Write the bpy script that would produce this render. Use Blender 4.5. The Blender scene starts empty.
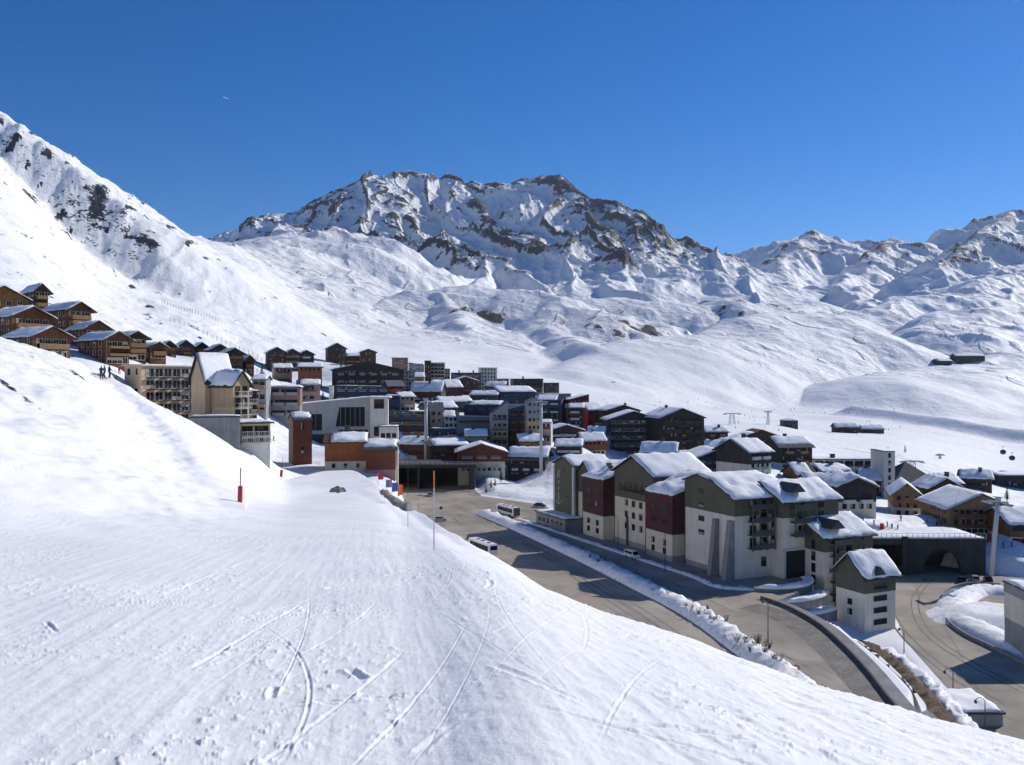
import bpy, bmesh, math, random, time
import numpy as np
from mathutils import Vector, Matrix
T0=time.time()
F=887.0; CX=512.0; CY=382.5
sc=bpy.context.scene
COL=sc.collection
rnd=random.Random(7)
def W(px,py,D): return Vector(((px-CX)/F*D, D, -(py-CY)/F*D))

# ------------------------------------------------------------------ noise
_p=np.random.RandomState(5).permutation(512).astype(np.int32)
_p=np.concatenate([_p,_p,_p])
_ang=np.random.RandomState(6).rand(1536)*2*np.pi
_gx=np.cos(_ang); _gy=np.sin(_ang)
def perlin(x,y,seed=0):
    x=x+seed*37.31; y=y+seed*91.7
    xi=np.floor(x).astype(np.int64); yi=np.floor(y).astype(np.int64)
    fx=x-xi; fy=y-yi; xi&=511; yi&=511
    u=fx*fx*fx*(fx*(fx*6-15)+10); v=fy*fy*fy*(fy*(fy*6-15)+10)
    def g(ix,iy,dx,dy):
        h=_p[_p[ix&511]+(iy&511)]
        return _gx[h]*dx+_gy[h]*dy
    a=g(xi,yi,fx,fy); b=g(xi+1,yi,fx-1,fy); c=g(xi,yi+1,fx,fy-1); d=g(xi+1,yi+1,fx-1,fy-1)
    return ((a*(1-u)+b*u)*(1-v)+(c*(1-u)+d*u)*v)*1.5
def fbm(x,y,o=4,seed=0,gain=.5):
    r=0; a=1; f=1
    for i in range(o):
        r=r+a*perlin(x*f,y*f,seed+i); a*=gain; f*=2.03
    return r
def ridged(x,y,o=4,seed=0,gain=.5):
    r=0; a=1; f=1; w=1
    for i in range(o):
        n=1-np.abs(perlin(x*f,y*f,seed+i))*1.6
        n=np.clip(n,0,1)**2
        r=r+a*n*w; w=np.clip(n*1.6,0,1); a*=gain; f*=2.1
    return r
def alpine(x,y,o=7,seed=0):
    # ridged noise whose fine octaves are damped on steep flanks: sharp aretes, clean faces
    a=0; b=1.; f=1.; dx=0; dy=0; e=.02; R_=(.8,.6)
    for i in range(o):
        xx,yy=x*f,y*f
        n=1-np.sqrt(perlin(xx,yy,seed+i)**2+.006)*1.7
        nx=(1-np.sqrt(perlin(xx+e,yy,seed+i)**2+.006)*1.7-n)/e; ny=(1-np.sqrt(perlin(xx,yy+e,seed+i)**2+.006)*1.7-n)/e
        dx=dx+nx*b; dy=dy+ny*b
        a=a+b*n/(1+.38*(dx*dx+dy*dy)**.5)
        b*=.52; f*=1.93; x,y=R_[0]*x-R_[1]*y,R_[1]*x+R_[0]*y
    return a
def sstep(a,b,x):
    t=np.clip((x-a)/(b-a),0,1); return t*t*(3-2*t)

# ------------------------------------------------------------------ foreground slope profile
FG=[ # px, E, ysil, foot distance, foot z
(-420,90,215,18,-3.2),(-200,100,268,20,-3.5),(0,110,338,22,-3.9),(50,115,352,25,-4.2),(100,120,375,28,-4.5),(150,125,402,31,-4.9),
(200,130,425,38,-5.8),(250,140,458,66,-9.1),(285,155,481,110,-14.0),(320,185,472,110,-14.1),(355,185,470,110,-14.1),(378,135,484,81,-10.9),
(400,78,508,47,-7.0),(434,44,521,26,-4.6),(464,30,539,18,-3.7),(497,25,558,0,0),(541,21,586,0,0),(605,18,614,0,0),
(664,16.5,633,0,0),(700,15.5,645,0,0),(760,14.5,666,0,0),(824,13.5,688,0,0),(878,13,703,0,0),(931,12.3,718,0,0),(1024,11.3,740,0,0),
(1200,10,790,0,0),(1500,9,880,0,0)]
NS=81
_fu=np.linspace(-1.25,1.25,501)
_pu=np.array([(r[0]-CX)/F for r in FG])
_E=np.exp(np.interp(_fu,_pu,np.log([r[1] for r in FG])))
_K=np.interp(_fu,_pu,[(r[2]-CY)/F for r in FG])
def _sm(a,n):
    k=np.hanning(n+2)[1:-1]; k/=k.sum()
    return np.convolve(np.pad(a,n//2,mode='reflect',reflect_type='odd'),k,mode='valid')
_E=_sm(_E,5); _K=_sm(_K,5)
_s=np.linspace(0,1,NS)
prof=[]
for px,E,ys,Df,zf in FG:
    k=(ys-CY)/F
    if Df>0:
        xs=[0,Df*.5,Df,E*.6+Df*.4,E]
        zE=-k*E
        zs=[-1.7,-1.7+(zf+1.7)*.5,zf,zf+(zE-zf)*.66,zE]
        p=np.interp(_s*E,xs,zs)
        p=_sm(p,13)
        p+=np.linspace(-1.7-p[0],zE-p[-1],NS)
    else:
        c=-1.7/E**2; b=-k+3.4/E
        d=_s*E; p=-1.7+b*d+c*d*d
    prof.append(p+1.7+.112*_s*E)
prof=np.array(prof)
_kg=np.hanning(47); _kg/=_kg.sum()
# resample over u so that surface at the edge equals -K*E
_P=np.array([np.interp(_fu,_pu,prof[:,i]) for i in range(NS)]).T
_P=np.array([np.convolve(np.pad(_P[:,i],23,mode='edge'),_kg,mode='valid') for i in range(NS)]).T
_P+= (_s[None,:]**3)*((-_K*_E+1.7+.112*_E)-_P[:,-1])[:,None]
def bil(tab,u,s):
    a=np.clip((u+1.25)/2.5*500,0,499.999); i=a.astype(int); fa=a-i
    b=np.clip(s*(NS-1),0,NS-1.001); j=b.astype(int); fb=b-j
    return (tab[i,j]*(1-fa)+tab[i+1,j]*fa)*(1-fb)+(tab[i,j+1]*(1-fa)+tab[i+1,j+1]*fa)*fb

# ------------------------------------------------------------------ far terrain: thin plate through surveyed points
CTRL=[ # px,py,D
(-420,330,150),(-420,250,300),(-420,100,700),(-420,0,1100),(-420,60,2500),
(-150,335,160),(-150,290,260),(-150,170,560),(-150,80,850),
(0,344,160),(0,322,230),(0,295,320),(0,230,520),(0,170,700),(0,165,1100),(0,215,1700),
(60,362,165),(60,338,240),(60,312,330),(60,262,560),(60,225,760),(60,240,1300),
(110,384,165),(110,356,240),(110,335,330),(110,300,560),(110,262,800),(110,250,1300),
(200,440,165),(200,395,230),(200,356,420),(200,322,600),(200,285,900),(200,256,1300),(200,240,1800),(200,245,2600),
(285,487,170),(285,440,280),(285,385,420),(285,358,600),(285,325,850),(285,290,1400),(285,262,2100),(285,254,2900),(285,262,3600),
(340,472,200),(340,450,260),(340,372,560),(340,352,750),(340,324,1300),(340,300,2100),(340,284,2900),(340,285,3600),(340,290,4400),
(380,482,190),(390,440,380),(420,360,800),(420,340,1250),(420,325,1750),(420,306,2300),(420,300,2700),(420,298,3400),(420,300,4400),
(440,470,370),(440,430,450),(470,395,560),
(500,400,560),(500,378,800),(500,352,1250),(500,326,1700),(500,312,2100),(500,303,2700),(500,300,3400),(500,302,4400),
(580,440,420),(580,412,600),(600,392,900),(600,368,1400),(600,346,1800),(600,320,2300),(600,305,2800),(600,300,3400),(600,302,4400),
(700,455,400),(700,425,600),(700,402,1000),(700,380,1500),(700,352,2000),(700,326,2600),(700,309,3200),(700,300,4000),(700,300,4800),
(800,455,420),(800,432,650),(800,408,1100),(800,372,1700),(800,345,2300),(800,318,3000),(800,302,3800),(800,285,4800),(800,285,5600),
(900,478,380),(900,442,600),(900,420,900),(900,385,1500),(900,352,2300),(900,318,3200),(900,298,4200),(900,285,5200),(900,285,5800),
(1000,495,350),(1000,470,520),(1000,438,800),(1000,395,1400),(1000,358,2100),(1000,322,3000),(1000,298,4200),(1000,280,5300),(1000,280,5800),
(1150,480,400),(1150,430,800),(1150,370,1600),(1150,310,3000),(1150,250,5000),
(1400,540,260),(1400,460,450),(1400,390,900),(1400,300,2400),(1400,230,5000),
(-300,200,5000),(0,245,5000),(200,285,5000),(400,300,5200),(600,305,5400),
]
def zp(px,D,z): CTRL.append((px,CY-z*F/D,D))
for px in (450,560,680,800): 
    for D in (120,170,240): zp(px,D,-43)
for px,D in ((520,300),(600,300),(660,280),(720,250)): zp(px,D,-42)
for px,D in ((930,120),(1030,130),(930,180),(1020,200),(1200,180),(950,230)): zp(px,D,-50)
for px,D in ((810,240),(850,265),(930,255),(1010,250),(780,290),(1200,270)): zp(px,D,-40.3)
zp(812,184,-46.6); zp(803,178,-46.2); zp(795,175,-45.2); zp(806,180,-46.4); zp(816,174,-46.6); zp(820,190,-46.6); zp(834,183,-49); zp(828,176,-48.5); zp(846,165,-49.5); zp(850,150,-49); zp(490,352,-41.5); zp(520,345,-41.5); zp(550,335,-41.8); zp(500,372,-39.6); zp(540,372,-39.8); zp(395,200,-21.5); zp(408,200,-25); CTRL+=[(405,459,388),(450,458,388),(405,452,402)]; zp(266,200,-19.4); zp(290,200,-19.6); zp(272,240,-20); zp(300,250,-20.5); zp(1400,120,-50); zp(1400,180,-50)

class RBF:
    def __init__(s,pts,lam=2e-3):
        s.p=np.array([((px-CX)/F*2.6,math.log(D)) for px,py,D in pts])
        v=np.array([-(py-CY)/F for px,py,D in pts])
        n=len(pts)
        A=np.zeros((n+3,n+3)); A[:n,:n]=s.k(s.p[:,None,:]-s.p[None,:,:])+lam*np.eye(n)
        A[:n,n]=1; A[:n,n+1:]=s.p; A[n,:n]=1; A[n+1:,:n]=s.p.T
        s.w=np.linalg.solve(A,np.concatenate([v,[0,0,0]]))
        # tabulate on a fine grid
        s.U=np.linspace(-1.3,1.3,320); s.L=np.linspace(math.log(20),math.log(9500),480)
        uu,ll=np.meshgrid(s.U,s.L,indexing='ij')
        q=np.stack([uu*2.6,ll],-1).reshape(-1,2); out=np.zeros(len(q))
        for i in range(0,len(q),20000):
            d=q[i:i+20000,None,:]-s.p[None,:,:]
            out[i:i+20000]=s.k(d)@s.w[:n]+s.w[n]+q[i:i+20000]@s.w[n+1:]
        s.T=out.reshape(320,480)
    @staticmethod
    def k(d):
        r2=(d**2).sum(-1)+1e-9
        return r2*np.log(r2)*.5
    def __call__(s,u,Y):
        a=np.clip((u+1.3)/2.6*319,0,318.999); l=(np.log(np.maximum(Y,20))-s.L[0])/(s.L[-1]-s.L[0])*479
        l=np.clip(l,0,478.999); i=a.astype(int); j=l.astype(int); fa=a-i; fb=l-j
        T=s.T
        # smooth (cubic-ish) weights avoid facets
        t=(T[i,j]*(1-fa)+T[i+1,j]*fa)*(1-fb)+(T[i,j+1]*(1-fa)+T[i+1,j+1]*fa)*fb
        return t*Y

# ------------------------------------------------------------------ zones flattened for streets
def plane(px,py,z): 
    D=F*(-z)/(py-CY); return ((px-CX)/F*D,D)
Z1=[plane(*a,-43) for a in ((378,505),(398,489),(402,481.6),(468,481.6),(474,489),(482,496),(545,505),(562,520),(640,520),(740,560),(812,570),(818,578),(811,588),(797,593),(784,598),(776,601),(832,626),(884,672),(922,716),(900,760),(700,760),(560,700),(430,575),(378,530))]
Z2=[plane(*a,-50) for a in ((955,760),(962,704),(930,668),(905,640),(890,600),(872,575))]+[(88,243),(117,243)]+[plane(*a,-50) for a in ((1012,577),(1250,602),(1300,760))]
def sdf(poly,X,Y):
    d=np.full(X.shape,1e18); ins=np.zeros(X.shape,bool)
    n=len(poly)
    for i in range(n):
        ax,ay=poly[i]; bx,by=poly[(i+1)%n]
        ex,ey=bx-ax,by-ay; wx,wy=X-ax,Y-ay
        t=np.clip((wx*ex+wy*ey)/(ex*ex+ey*ey),0,1)
        d=np.minimum(d,(wx-t*ex)**2+(wy-t*ey)**2)
        c=((ay<=Y)&(by>Y))|((by<=Y)&(ay>Y))
        xi=ax+(Y-ay)/(by-ay if by!=ay else 1e-9)*ex
        ins^=c&(X<xi)
    d=np.sqrt(d); return np.where(ins,-d,d)

# ------------------------------------------------------------------ mountain ridges: (px,py,D) crest points, slopes left/right, softness
R=lambda *p:list(p)
RIDGES=[
 # main massif skyline
 (R((160,238,4300),(225,236,4300),(250,224,4300),(275,213,4350),(300,206,4400),(330,191,4450),(360,179,4500),(385,173,4500),(410,174,4550),(430,181,4600),(445,176,4600),(470,185,4700),(490,180,4700),(520,182,4650),(545,176,4600),(562,183,4500),(580,193,4450),(600,200,4350),(618,202,4300),(632,213,4250),(645,228,4200),(665,245,4150),(690,263,4100),(715,278,4000)),.75,.62,18),
 (R((385,173,4500),(398,196,4300),(408,218,4100),(400,245,3850),(380,262,3600),(365,280,3300)),.78,.70,8),
 (R((330,191,4450),(325,210,4250),(310,228,4050),(318,243,3800)),.8,.7,8),
 (R((275,213,4350),(285,222,4200),(262,238,3900)),.5,.5,10),
 (R((445,176,4600),(470,200,4350),(500,232,4050),(530,262,3650)),.8,.7,10),
 (R((545,176,4600),(560,198,4400),(585,225,4150),(600,248,3900),(608,262,3700)),.85,.75,8),
 (R((600,200,4350),(625,225,4100),(655,252,3800),(690,275,3450),(730,296,3000)),.8,.65,8),
 (R((632,213,4250),(655,240,4000),(690,268,3700),(715,285,3500)),.8,.65,8),
 # front sub peak
 (R((345,296,2950),(385,278,3100),(420,252,3250),(440,234,3350),(455,226,3400),(470,236,3300),(490,252,3150),(510,268,3000),(545,283,2850)),.62,.78,8),
 (R((455,226,3400),(462,252,3100),(470,275,2850),(452,292,2600)),.7,.7,6),
 # triangular peak
 (R((575,278,3150),(598,258,3250),(612,250,3300),(628,262,3200),(655,284,3050)),.55,.55,8),
 (R((612,250,3300),(622,275,3050),(640,293,2800)),.7,.7,8),
 # right skyline
 (R((695,272,6000),(715,262,6000),(740,252,6000),(780,240,6000),(805,233,6000),(820,227,6000),(838,234,6000),(855,242,5900),(875,240,5800),(892,237,5700),(925,239,5600),(942,241,5600),(962,230,5700),(985,217,5800),(1000,211,5800),(1012,218,5800),(1030,226,5700),(1070,236,5600),(1130,210,5600),(1250,180,5600),(1400,200,5600)),.55,.5,25),
 (R((820,227,6000),(800,246,5500),(775,262,5000),(762,280,4500)),.6,.7,20),
 (R((892,237,5700),(870,258,5000),(852,278,4300),(838,290,3900)),.5,.7,20),
 (R((1000,211,5800),(985,236,5000),(960,250,4500),(930,262,4100)),.55,.6,20),
 (R((1060,235,5400),(1030,262,4200),(1000,275,3600),(975,283,3400)),.5,.5,20),
 # left mountain
 (R((-420,-60,1000),(-200,10,950),(-80,62,930),(0,116,900),(18,126,890),(40,141,880),(75,166,860),(100,184,850),(115,195,840),(126,207,830),(140,227,810),(156,246,790),(166,262,800)),.55,1.0,6),
 # rolling hills in the middle distance
 (R((330,312,1650),(380,296,1800),(430,290,1900),(480,287,1950),(520,290,1900),(560,300,1800),(600,316,1650)),.55,.34,20),
 (R((430,290,1900),(455,312,1650),(470,329,1450)),.2,.75,10),
 (R((520,308,1850),(560,332,1500),(600,352,1200)),.22,.6,10),
 (R((590,300,2050),(620,322,1700),(655,338,1450)),.25,.8,8),
 (R((715,296,2600),(760,312,2250),(800,326,1950)),.22,.7,10),
 (R((820,284,3600),(850,296,3100),(865,306,2800)),.25,.7,10),
 (R((740,280,4300),(765,290,3700),(790,302,3200)),.25,.7,10),
 (R((940,286,4000),(975,300,3300),(1000,314,2800)),.25,.7,10),
 (R((350,272,2700),(372,290,2300),(398,310,1900)),.25,.6,10),
 (R((855,404,950),(930,417,850),(1024,430,780),(1150,438,740)),.3,.85,5),
 (R((560,368,1050),(600,354,1200),(640,339,1350),(690,330,1500),(740,320,1650),(790,311,1800),(840,320,1750),(880,339,1650)),.50,.22,25),
 (R((560,294,2500),(620,298,2500),(680,306,2450),(740,303,2700),(800,299,3000)),.5,.25,25),
 (R((760,324,2300),(800,314,2500),(850,309,2700),(900,297,3000),(950,293,3100),(1010,287,3300)),.45,.25,25),
 (R((870,379,1250),(930,366,1450),(1000,354,1700),(1100,339,1900)),.25,.2,40),
 (R((920,324,2100),(960,312,2400),(1024,306,2500),(1100,294,2600)),.5,.25,25),
 (R((190,256,1700),(240,246,2100),(300,234,2600),(330,233,2900)),.3,.25,40),
 (R((285,294,1500),(320,279,1900),(350,269,2300)),.35,.3,30),
]
_seg=[]
for pts,sl,sr,soft in RIDGES:
    if pts[0][2]>2700: pts=[(a,b,c) for a,b,c in pts]
    P=[W(*p) for p in pts]
    for a,b in zip(P[:-1],P[1:]): _seg.append((a,b,sl,sr,soft))
def smax(a,b,k):
    h=np.clip(.5+.5*(a-b)/k,0,1); return b*(1-h)+a*h+k*h*(1-h)

def H(u,Y,detail=True,rock=None):
    """terrain height at azimuth tangent u and depth Y"""
    u=np.asarray(u,float); Y=np.asarray(Y,float); X=u*Y
    shp=np.broadcast(u,Y).shape
    u=np.broadcast_to(u,shp).ravel(); Y=np.broadcast_to(Y,shp).ravel(); X=X.ravel()
    z=BASE(u,Y)
    rk=np.zeros(len(u))
    # mountains
    m=Y>420
    if m.any():
        xm,ym,zm=X[m],Y[m],z[m]; um=u[m]
        wx=xm+fbm(xm/420,ym/420,3,3)*90*sstep(1800,2800,ym)+fbm(xm/130,ym/130,3,8)*22*sstep(900,1800,ym); wy=ym+fbm(xm/420,ym/420,3,4)*90*sstep(1800,2800,ym)
        rs=np.full(len(xm),-1e9); 
        rdist=np.full(len(xm),1e9)
        far=np.full(len(xm),0.)
        for a,b,sl,sr,soft in _seg:
            ex,ey=b.x-a.x,b.y-a.y; L2=ex*ex+ey*ey
            lim=max(a.z,b.z)
            dx,dy=wx-a.x,wy-a.y
            t=np.clip((dx*ex+dy*ey)/L2,0,1)
            qx=dx-t*ex; qy=dy-t*ey
            d=np.sqrt(qx*qx+qy*qy)
            side=np.clip((ex*dy-ey*dx)/(math.sqrt(L2)*(d+30.)),-1,1)    # left of direction
            s=(sl+sr)/2+(sl-sr)/2*side
            dd=np.sqrt(d*d+soft*soft)-soft
            drop=s*dd
            drop=np.where(drop>350,350+(drop-350)*.6,drop) if min(sl,sr)>.45 else drop+np.maximum(0,dd-60)**2*(1.6/max(a.y,500))
            zz=a.z+t*(b.z-a.z)-drop
            up=zz>rs
            rs=np.where(up,zz,rs); 
            if soft<25: rdist=np.minimum(rdist,d)
        k=8+22*sstep(900,3000,ym)
        # fade of the ridge skirts so that they never raise the near slopes
        zm2=smax(zm,rs,k)
        above=sstep(-10,90,rs-zm)
        mass=sstep(2500,3000,ym)
        leftm=sstep(-.30,-.42,um)*sstep(1500,1100,ym)*sstep(450,800,ym)
        if detail:
            du=(alpine(xm/560+5,ym/820,4,101)-.85)*38*sstep(2300,3800,ym)+(alpine(xm/260,ym/380,4,111)-.8)*15*sstep(1000,2100,ym)*(.35+.65*sstep(-.25,.35,fbm(xm/700,ym/700,2,121)))
            thr=330+(ym-3000)*.14; zel=sstep(thr-90,thr+130,zm2)
            hi=above*mass*np.clip(1.25-rdist/700,0,1)*(.12+.88*zel)
            rn=alpine(xm/430,ym/620,8,21)-.85
            rn2=alpine((xm*.9+ym*.4)/120,(ym*.9-xm*.4)/150,5,31)-.8
            zm2=zm2+hi*((rn*84*np.clip(rdist/90,.18,1)+rn2*16)*(1-.45*sstep(4800,5400,ym)))
            soft_=fbm(xm/260,ym/260,4,41,.5)
            zm2=zm2+(soft_*np.clip(ym/150,2,14)*sstep(430,900,ym)+du)*(1-hi)
            zm2=zm2+leftm*((alpine(xm/80,ym/120,4,51)-.8)*6+fbm(xm/20,ym/30,3,52)*1.0)+fbm(xm/24,ym/34,4,53)*1.5*sstep(-.1,-.3,um)*sstep(300,450,ym)*sstep(1500,1000,ym)
            # groomed undulation
            zm2=zm2+fbm(xm/60,ym/60,3,61)*np.clip(ym/1600,.35,1.2)*(1-hi)*sstep(430,800,ym)
            crest=sstep(260,20,rdist); rk[m]=hi*zel*(.40+.60*crest)
            rk[m]=np.maximum(rk[m],leftm*.45)
        z=z.copy(); z[m]=zm2
    # streets
    n=(Y<420)&(Y>70)
    if n.any():
        xn,yn,zn=X[n],Y[n],z[n]
        if detail: zn=zn+fbm(xn/18,yn/18,3,71)*.5*sstep(110,170,yn)
        tz=(xn>51)&(yn>171)&(yn<196); d=sdf(Z1,xn,yn)+np.where(tz,.9,-1.2); w=1-sstep(0,np.where(tz,.5,np.where((xn>50)&(yn>150),1.2,6.)),d); zn=zn*(1-w)+(-43.06)*w
        d=sdf(Z2,xn,yn)-np.where(yn>236,.2,1.0); w=1-sstep(0,np.where(yn>236,1.5,5),d); zn=zn*(1-w)+(-50.06)*w
        z=z.copy(); z[n]=zn
    # foreground
    E=np.interp(u,_fu,_E); K=np.interp(u,_fu,_K)
    s=Y/E
    fg=bil(_P,u,np.clip(s,0,1))-1.7-.112*np.minimum(Y,E)
    dY=np.maximum(Y-E,0)
    g=np.interp(u,[-.6,-.26,-.2,-.12,-.05,0,1],[.10,.10,.07,.25,.38,.42,.42])
    after=-K*Y-g*dY*dY/(dY+.15*E+1e-6)
    if detail:
        fgd=FGDETAIL(X,Y,u,E)
        fg=fg+fgd
        cap=-K*Y-.35*np.minimum(1,Y/30)+np.maximum(0,Y-1.08*E)*.9
        z=np.where(Y<1.9*E+60,np.minimum(z,cap),z)
        after=after+fgd
    else:
        cap=-K*Y-.35*np.minimum(1,Y/30)+np.maximum(0,Y-1.08*E)*.9
        z=np.where(Y<1.9*E+60,np.minimum(z,cap),z)
    zf=np.where(Y<E,fg,after)
    kk=.8
    out=np.where(Y<E,fg,np.where(zf-z>kk,zf,np.where(z-zf>kk,z,smax(zf,z,kk))))
    if rock is not None:
        rock.append(rk.reshape(shp))
    return out.reshape(shp)

# --- ski tracks pressed into the near slope: screen-independent world polylines
_rt=random.Random(11)
TRACKS=[]
def _trk(p0,ang,L,curv,w,dep):
    pts=[]; x,y=p0; a=ang
    n=max(6,int(L/.35))
    for i in range(n+1):
        pts.append((x,y)); x+=math.sin(a)*L/n; y+=math.cos(a)*L/n; a+=curv*L/n
    TRACKS.append((np.array(pts),w,dep))
for i in range(9):
    y0=_rt.uniform(4.5,30); x0=_rt.uniform(-.6,.3)*y0
    _trk((x0,y0),_rt.gauss(-.10,.25)+(.9 if _rt.random()<.35 else 0),_rt.uniform(3,16),_rt.gauss(0,.02),_rt.uniform(.016,.03),_rt.uniform(.008,.016))
for i in range(120):
    y0=_rt.uniform(4,34); x0=_rt.uniform(-.62,.15)*y0
    _trk((x0,y0),_rt.gauss(.10,.22)-.5*x0/max(y0,6),_rt.uniform(3,14),_rt.gauss(0,.035),_rt.uniform(.009,.017),_rt.uniform(.005,.010))
for i in range(16):
    y0=_rt.uniform(6,14); x0=_rt.uniform(-.1,.5)*y0
    _trk((x0,y0),1.5+_rt.gauss(0,.2),_rt.uniform(1.0,3),_rt.gauss(0,.15),_rt.uniform(.025,.05),_rt.uniform(.012,.03))
for i in range(18):
    y0=_rt.uniform(4,16); x0=_rt.uniform(-.6,.5)*y0
    _trk((x0,y0),_rt.uniform(-1.2,1.5),_rt.uniform(.4,1.8),_rt.gauss(0,.5),_rt.uniform(.02,.045),_rt.uniform(.01,.03))
def FGDETAIL(X,Y,u,E):
    out=np.zeros(len(X))
    m=Y<260
    x,y=X[m],Y[m]
    near=sstep(70,12,y)
    d=fbm(x/6,y/6,3,81)*.05*sstep(2,15,y)
    d=d+fbm(x/22,y/30,3,82)*.35*sstep(20,60,y)
    # granular clods and combed streaks running down the piste
    st=(x+.16*y)
    d=d+near*(fbm(st/.20,y/3.4,3,83)*.006)
    cl=fbm(x/.16,y/.20,4,84,.62)
    patch=sstep(-.15,.6,fbm(x/2.4,y/3.2,3,85))
    d=d+near*(np.maximum(cl-.28,0)**1.2*.024*(.05+patch)+cl*.003)
    rightroll=sstep(-2,4,x)*sstep(30,10,y)
    d=d+near*rightroll*fbm((x+y*.5)/.45,(y-x*.4)/.8,4,86,.6)*.020
    # left bank: wind ripples
    bank=sstep(-.26,-.42,x/y)*sstep(20,45,y)
    d=d+bank*(fbm(x/5,y/9,4,88,.6)*.35)
    q=np.nonzero((y>34)&(y<128)&(x/y<-.30))[0]
    if len(q): d[q]+=trackcut(x[q],y[q])*sstep(42,66,y[q])
    base_d=d.copy()
    for pts,w,dep in TRACKS:
        x0,y0=pts.min(0)-1; x1,y1=pts.max(0)+1
        q=np.nonzero((x>x0)&(x<x1)&(y>y0)&(y<y1))[0]
        if not len(q): continue
        xx,yy=x[q],y[q]; best=np.full(len(q),1e9); along=np.zeros(len(q)); ns_=len(pts)-1
        for k_,((ax,ay),(bx,by)) in enumerate(zip(pts[:-1],pts[1:])):
            ex,ey=bx-ax,by-ay; wx,wy=xx-ax,yy-ay
            t=np.clip((wx*ex+wy*ey)/(ex*ex+ey*ey),0,1)
            dd_=(wx-t*ex)**2+(wy-t*ey)**2; cl_=dd_<best; best=np.where(cl_,dd_,best); along=np.where(cl_,(k_+t)/ns_,along)
        r=np.sqrt(best)/w; tp=sstep(0,.22,along)*sstep(1,.78,along)*(.55+.45*np.clip(patch[q]*2,0,1))
        d[q]+=tp*(-dep*np.exp(-r*r)+dep*.9*np.exp(-((r-1.6)/.55)**2)*(.5+.8*np.clip(cl[q]+.3,0,1)))
    d=base_d+np.clip(d-base_d,-.03,.016)
    out[m]=d
    return out

# groomed track cut into the left bank
TRK=[((px-CX)/F*D,D) for px,D in ((96,118),(112,108),(128,90),(143,70),(158,54),(176,44),(200,39))]
def trackcut(x,y):
    best=np.full(len(x),1e9); sd=np.zeros(len(x))
    for (ax,ay),(bx,by) in zip(TRK[:-1],TRK[1:]):
        ex,ey=bx-ax,by-ay; wx,wy=x-ax,y-ay; t=np.clip((wx*ex+wy*ey)/(ex*ex+ey*ey),0,1)
        d=(wx-t*ex)**2+(wy-t*ey)**2; u=d<best; best=np.where(u,d,best); sd=np.where(u,np.sign(ex*wy-ey*wx),sd)
    r=np.sqrt(best)*sd
    return -.62*np.exp(-(r/2.8)**4)+.40*np.exp(-((r-4.4)/2.0)**2)+.2*np.exp(-((r+4.2)/1.7)**2)
def gz(X,Y):
    r=H(np.array([X/Y]),np.array([float(Y)])); return float(r[0])
def hit(px,py,D0=20,D1=6000):
    u=(px-CX)/F; Y=np.exp(np.linspace(math.log(D0),math.log(D1),1500)); z=H(np.full(1500,u),Y)
    los=-(py-CY)/F*Y
    i=np.nonzero(z>=los)[0]
    j=i[0] if len(i) else 1499
    return Vector((u*Y[j],Y[j],z[j]))
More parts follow.
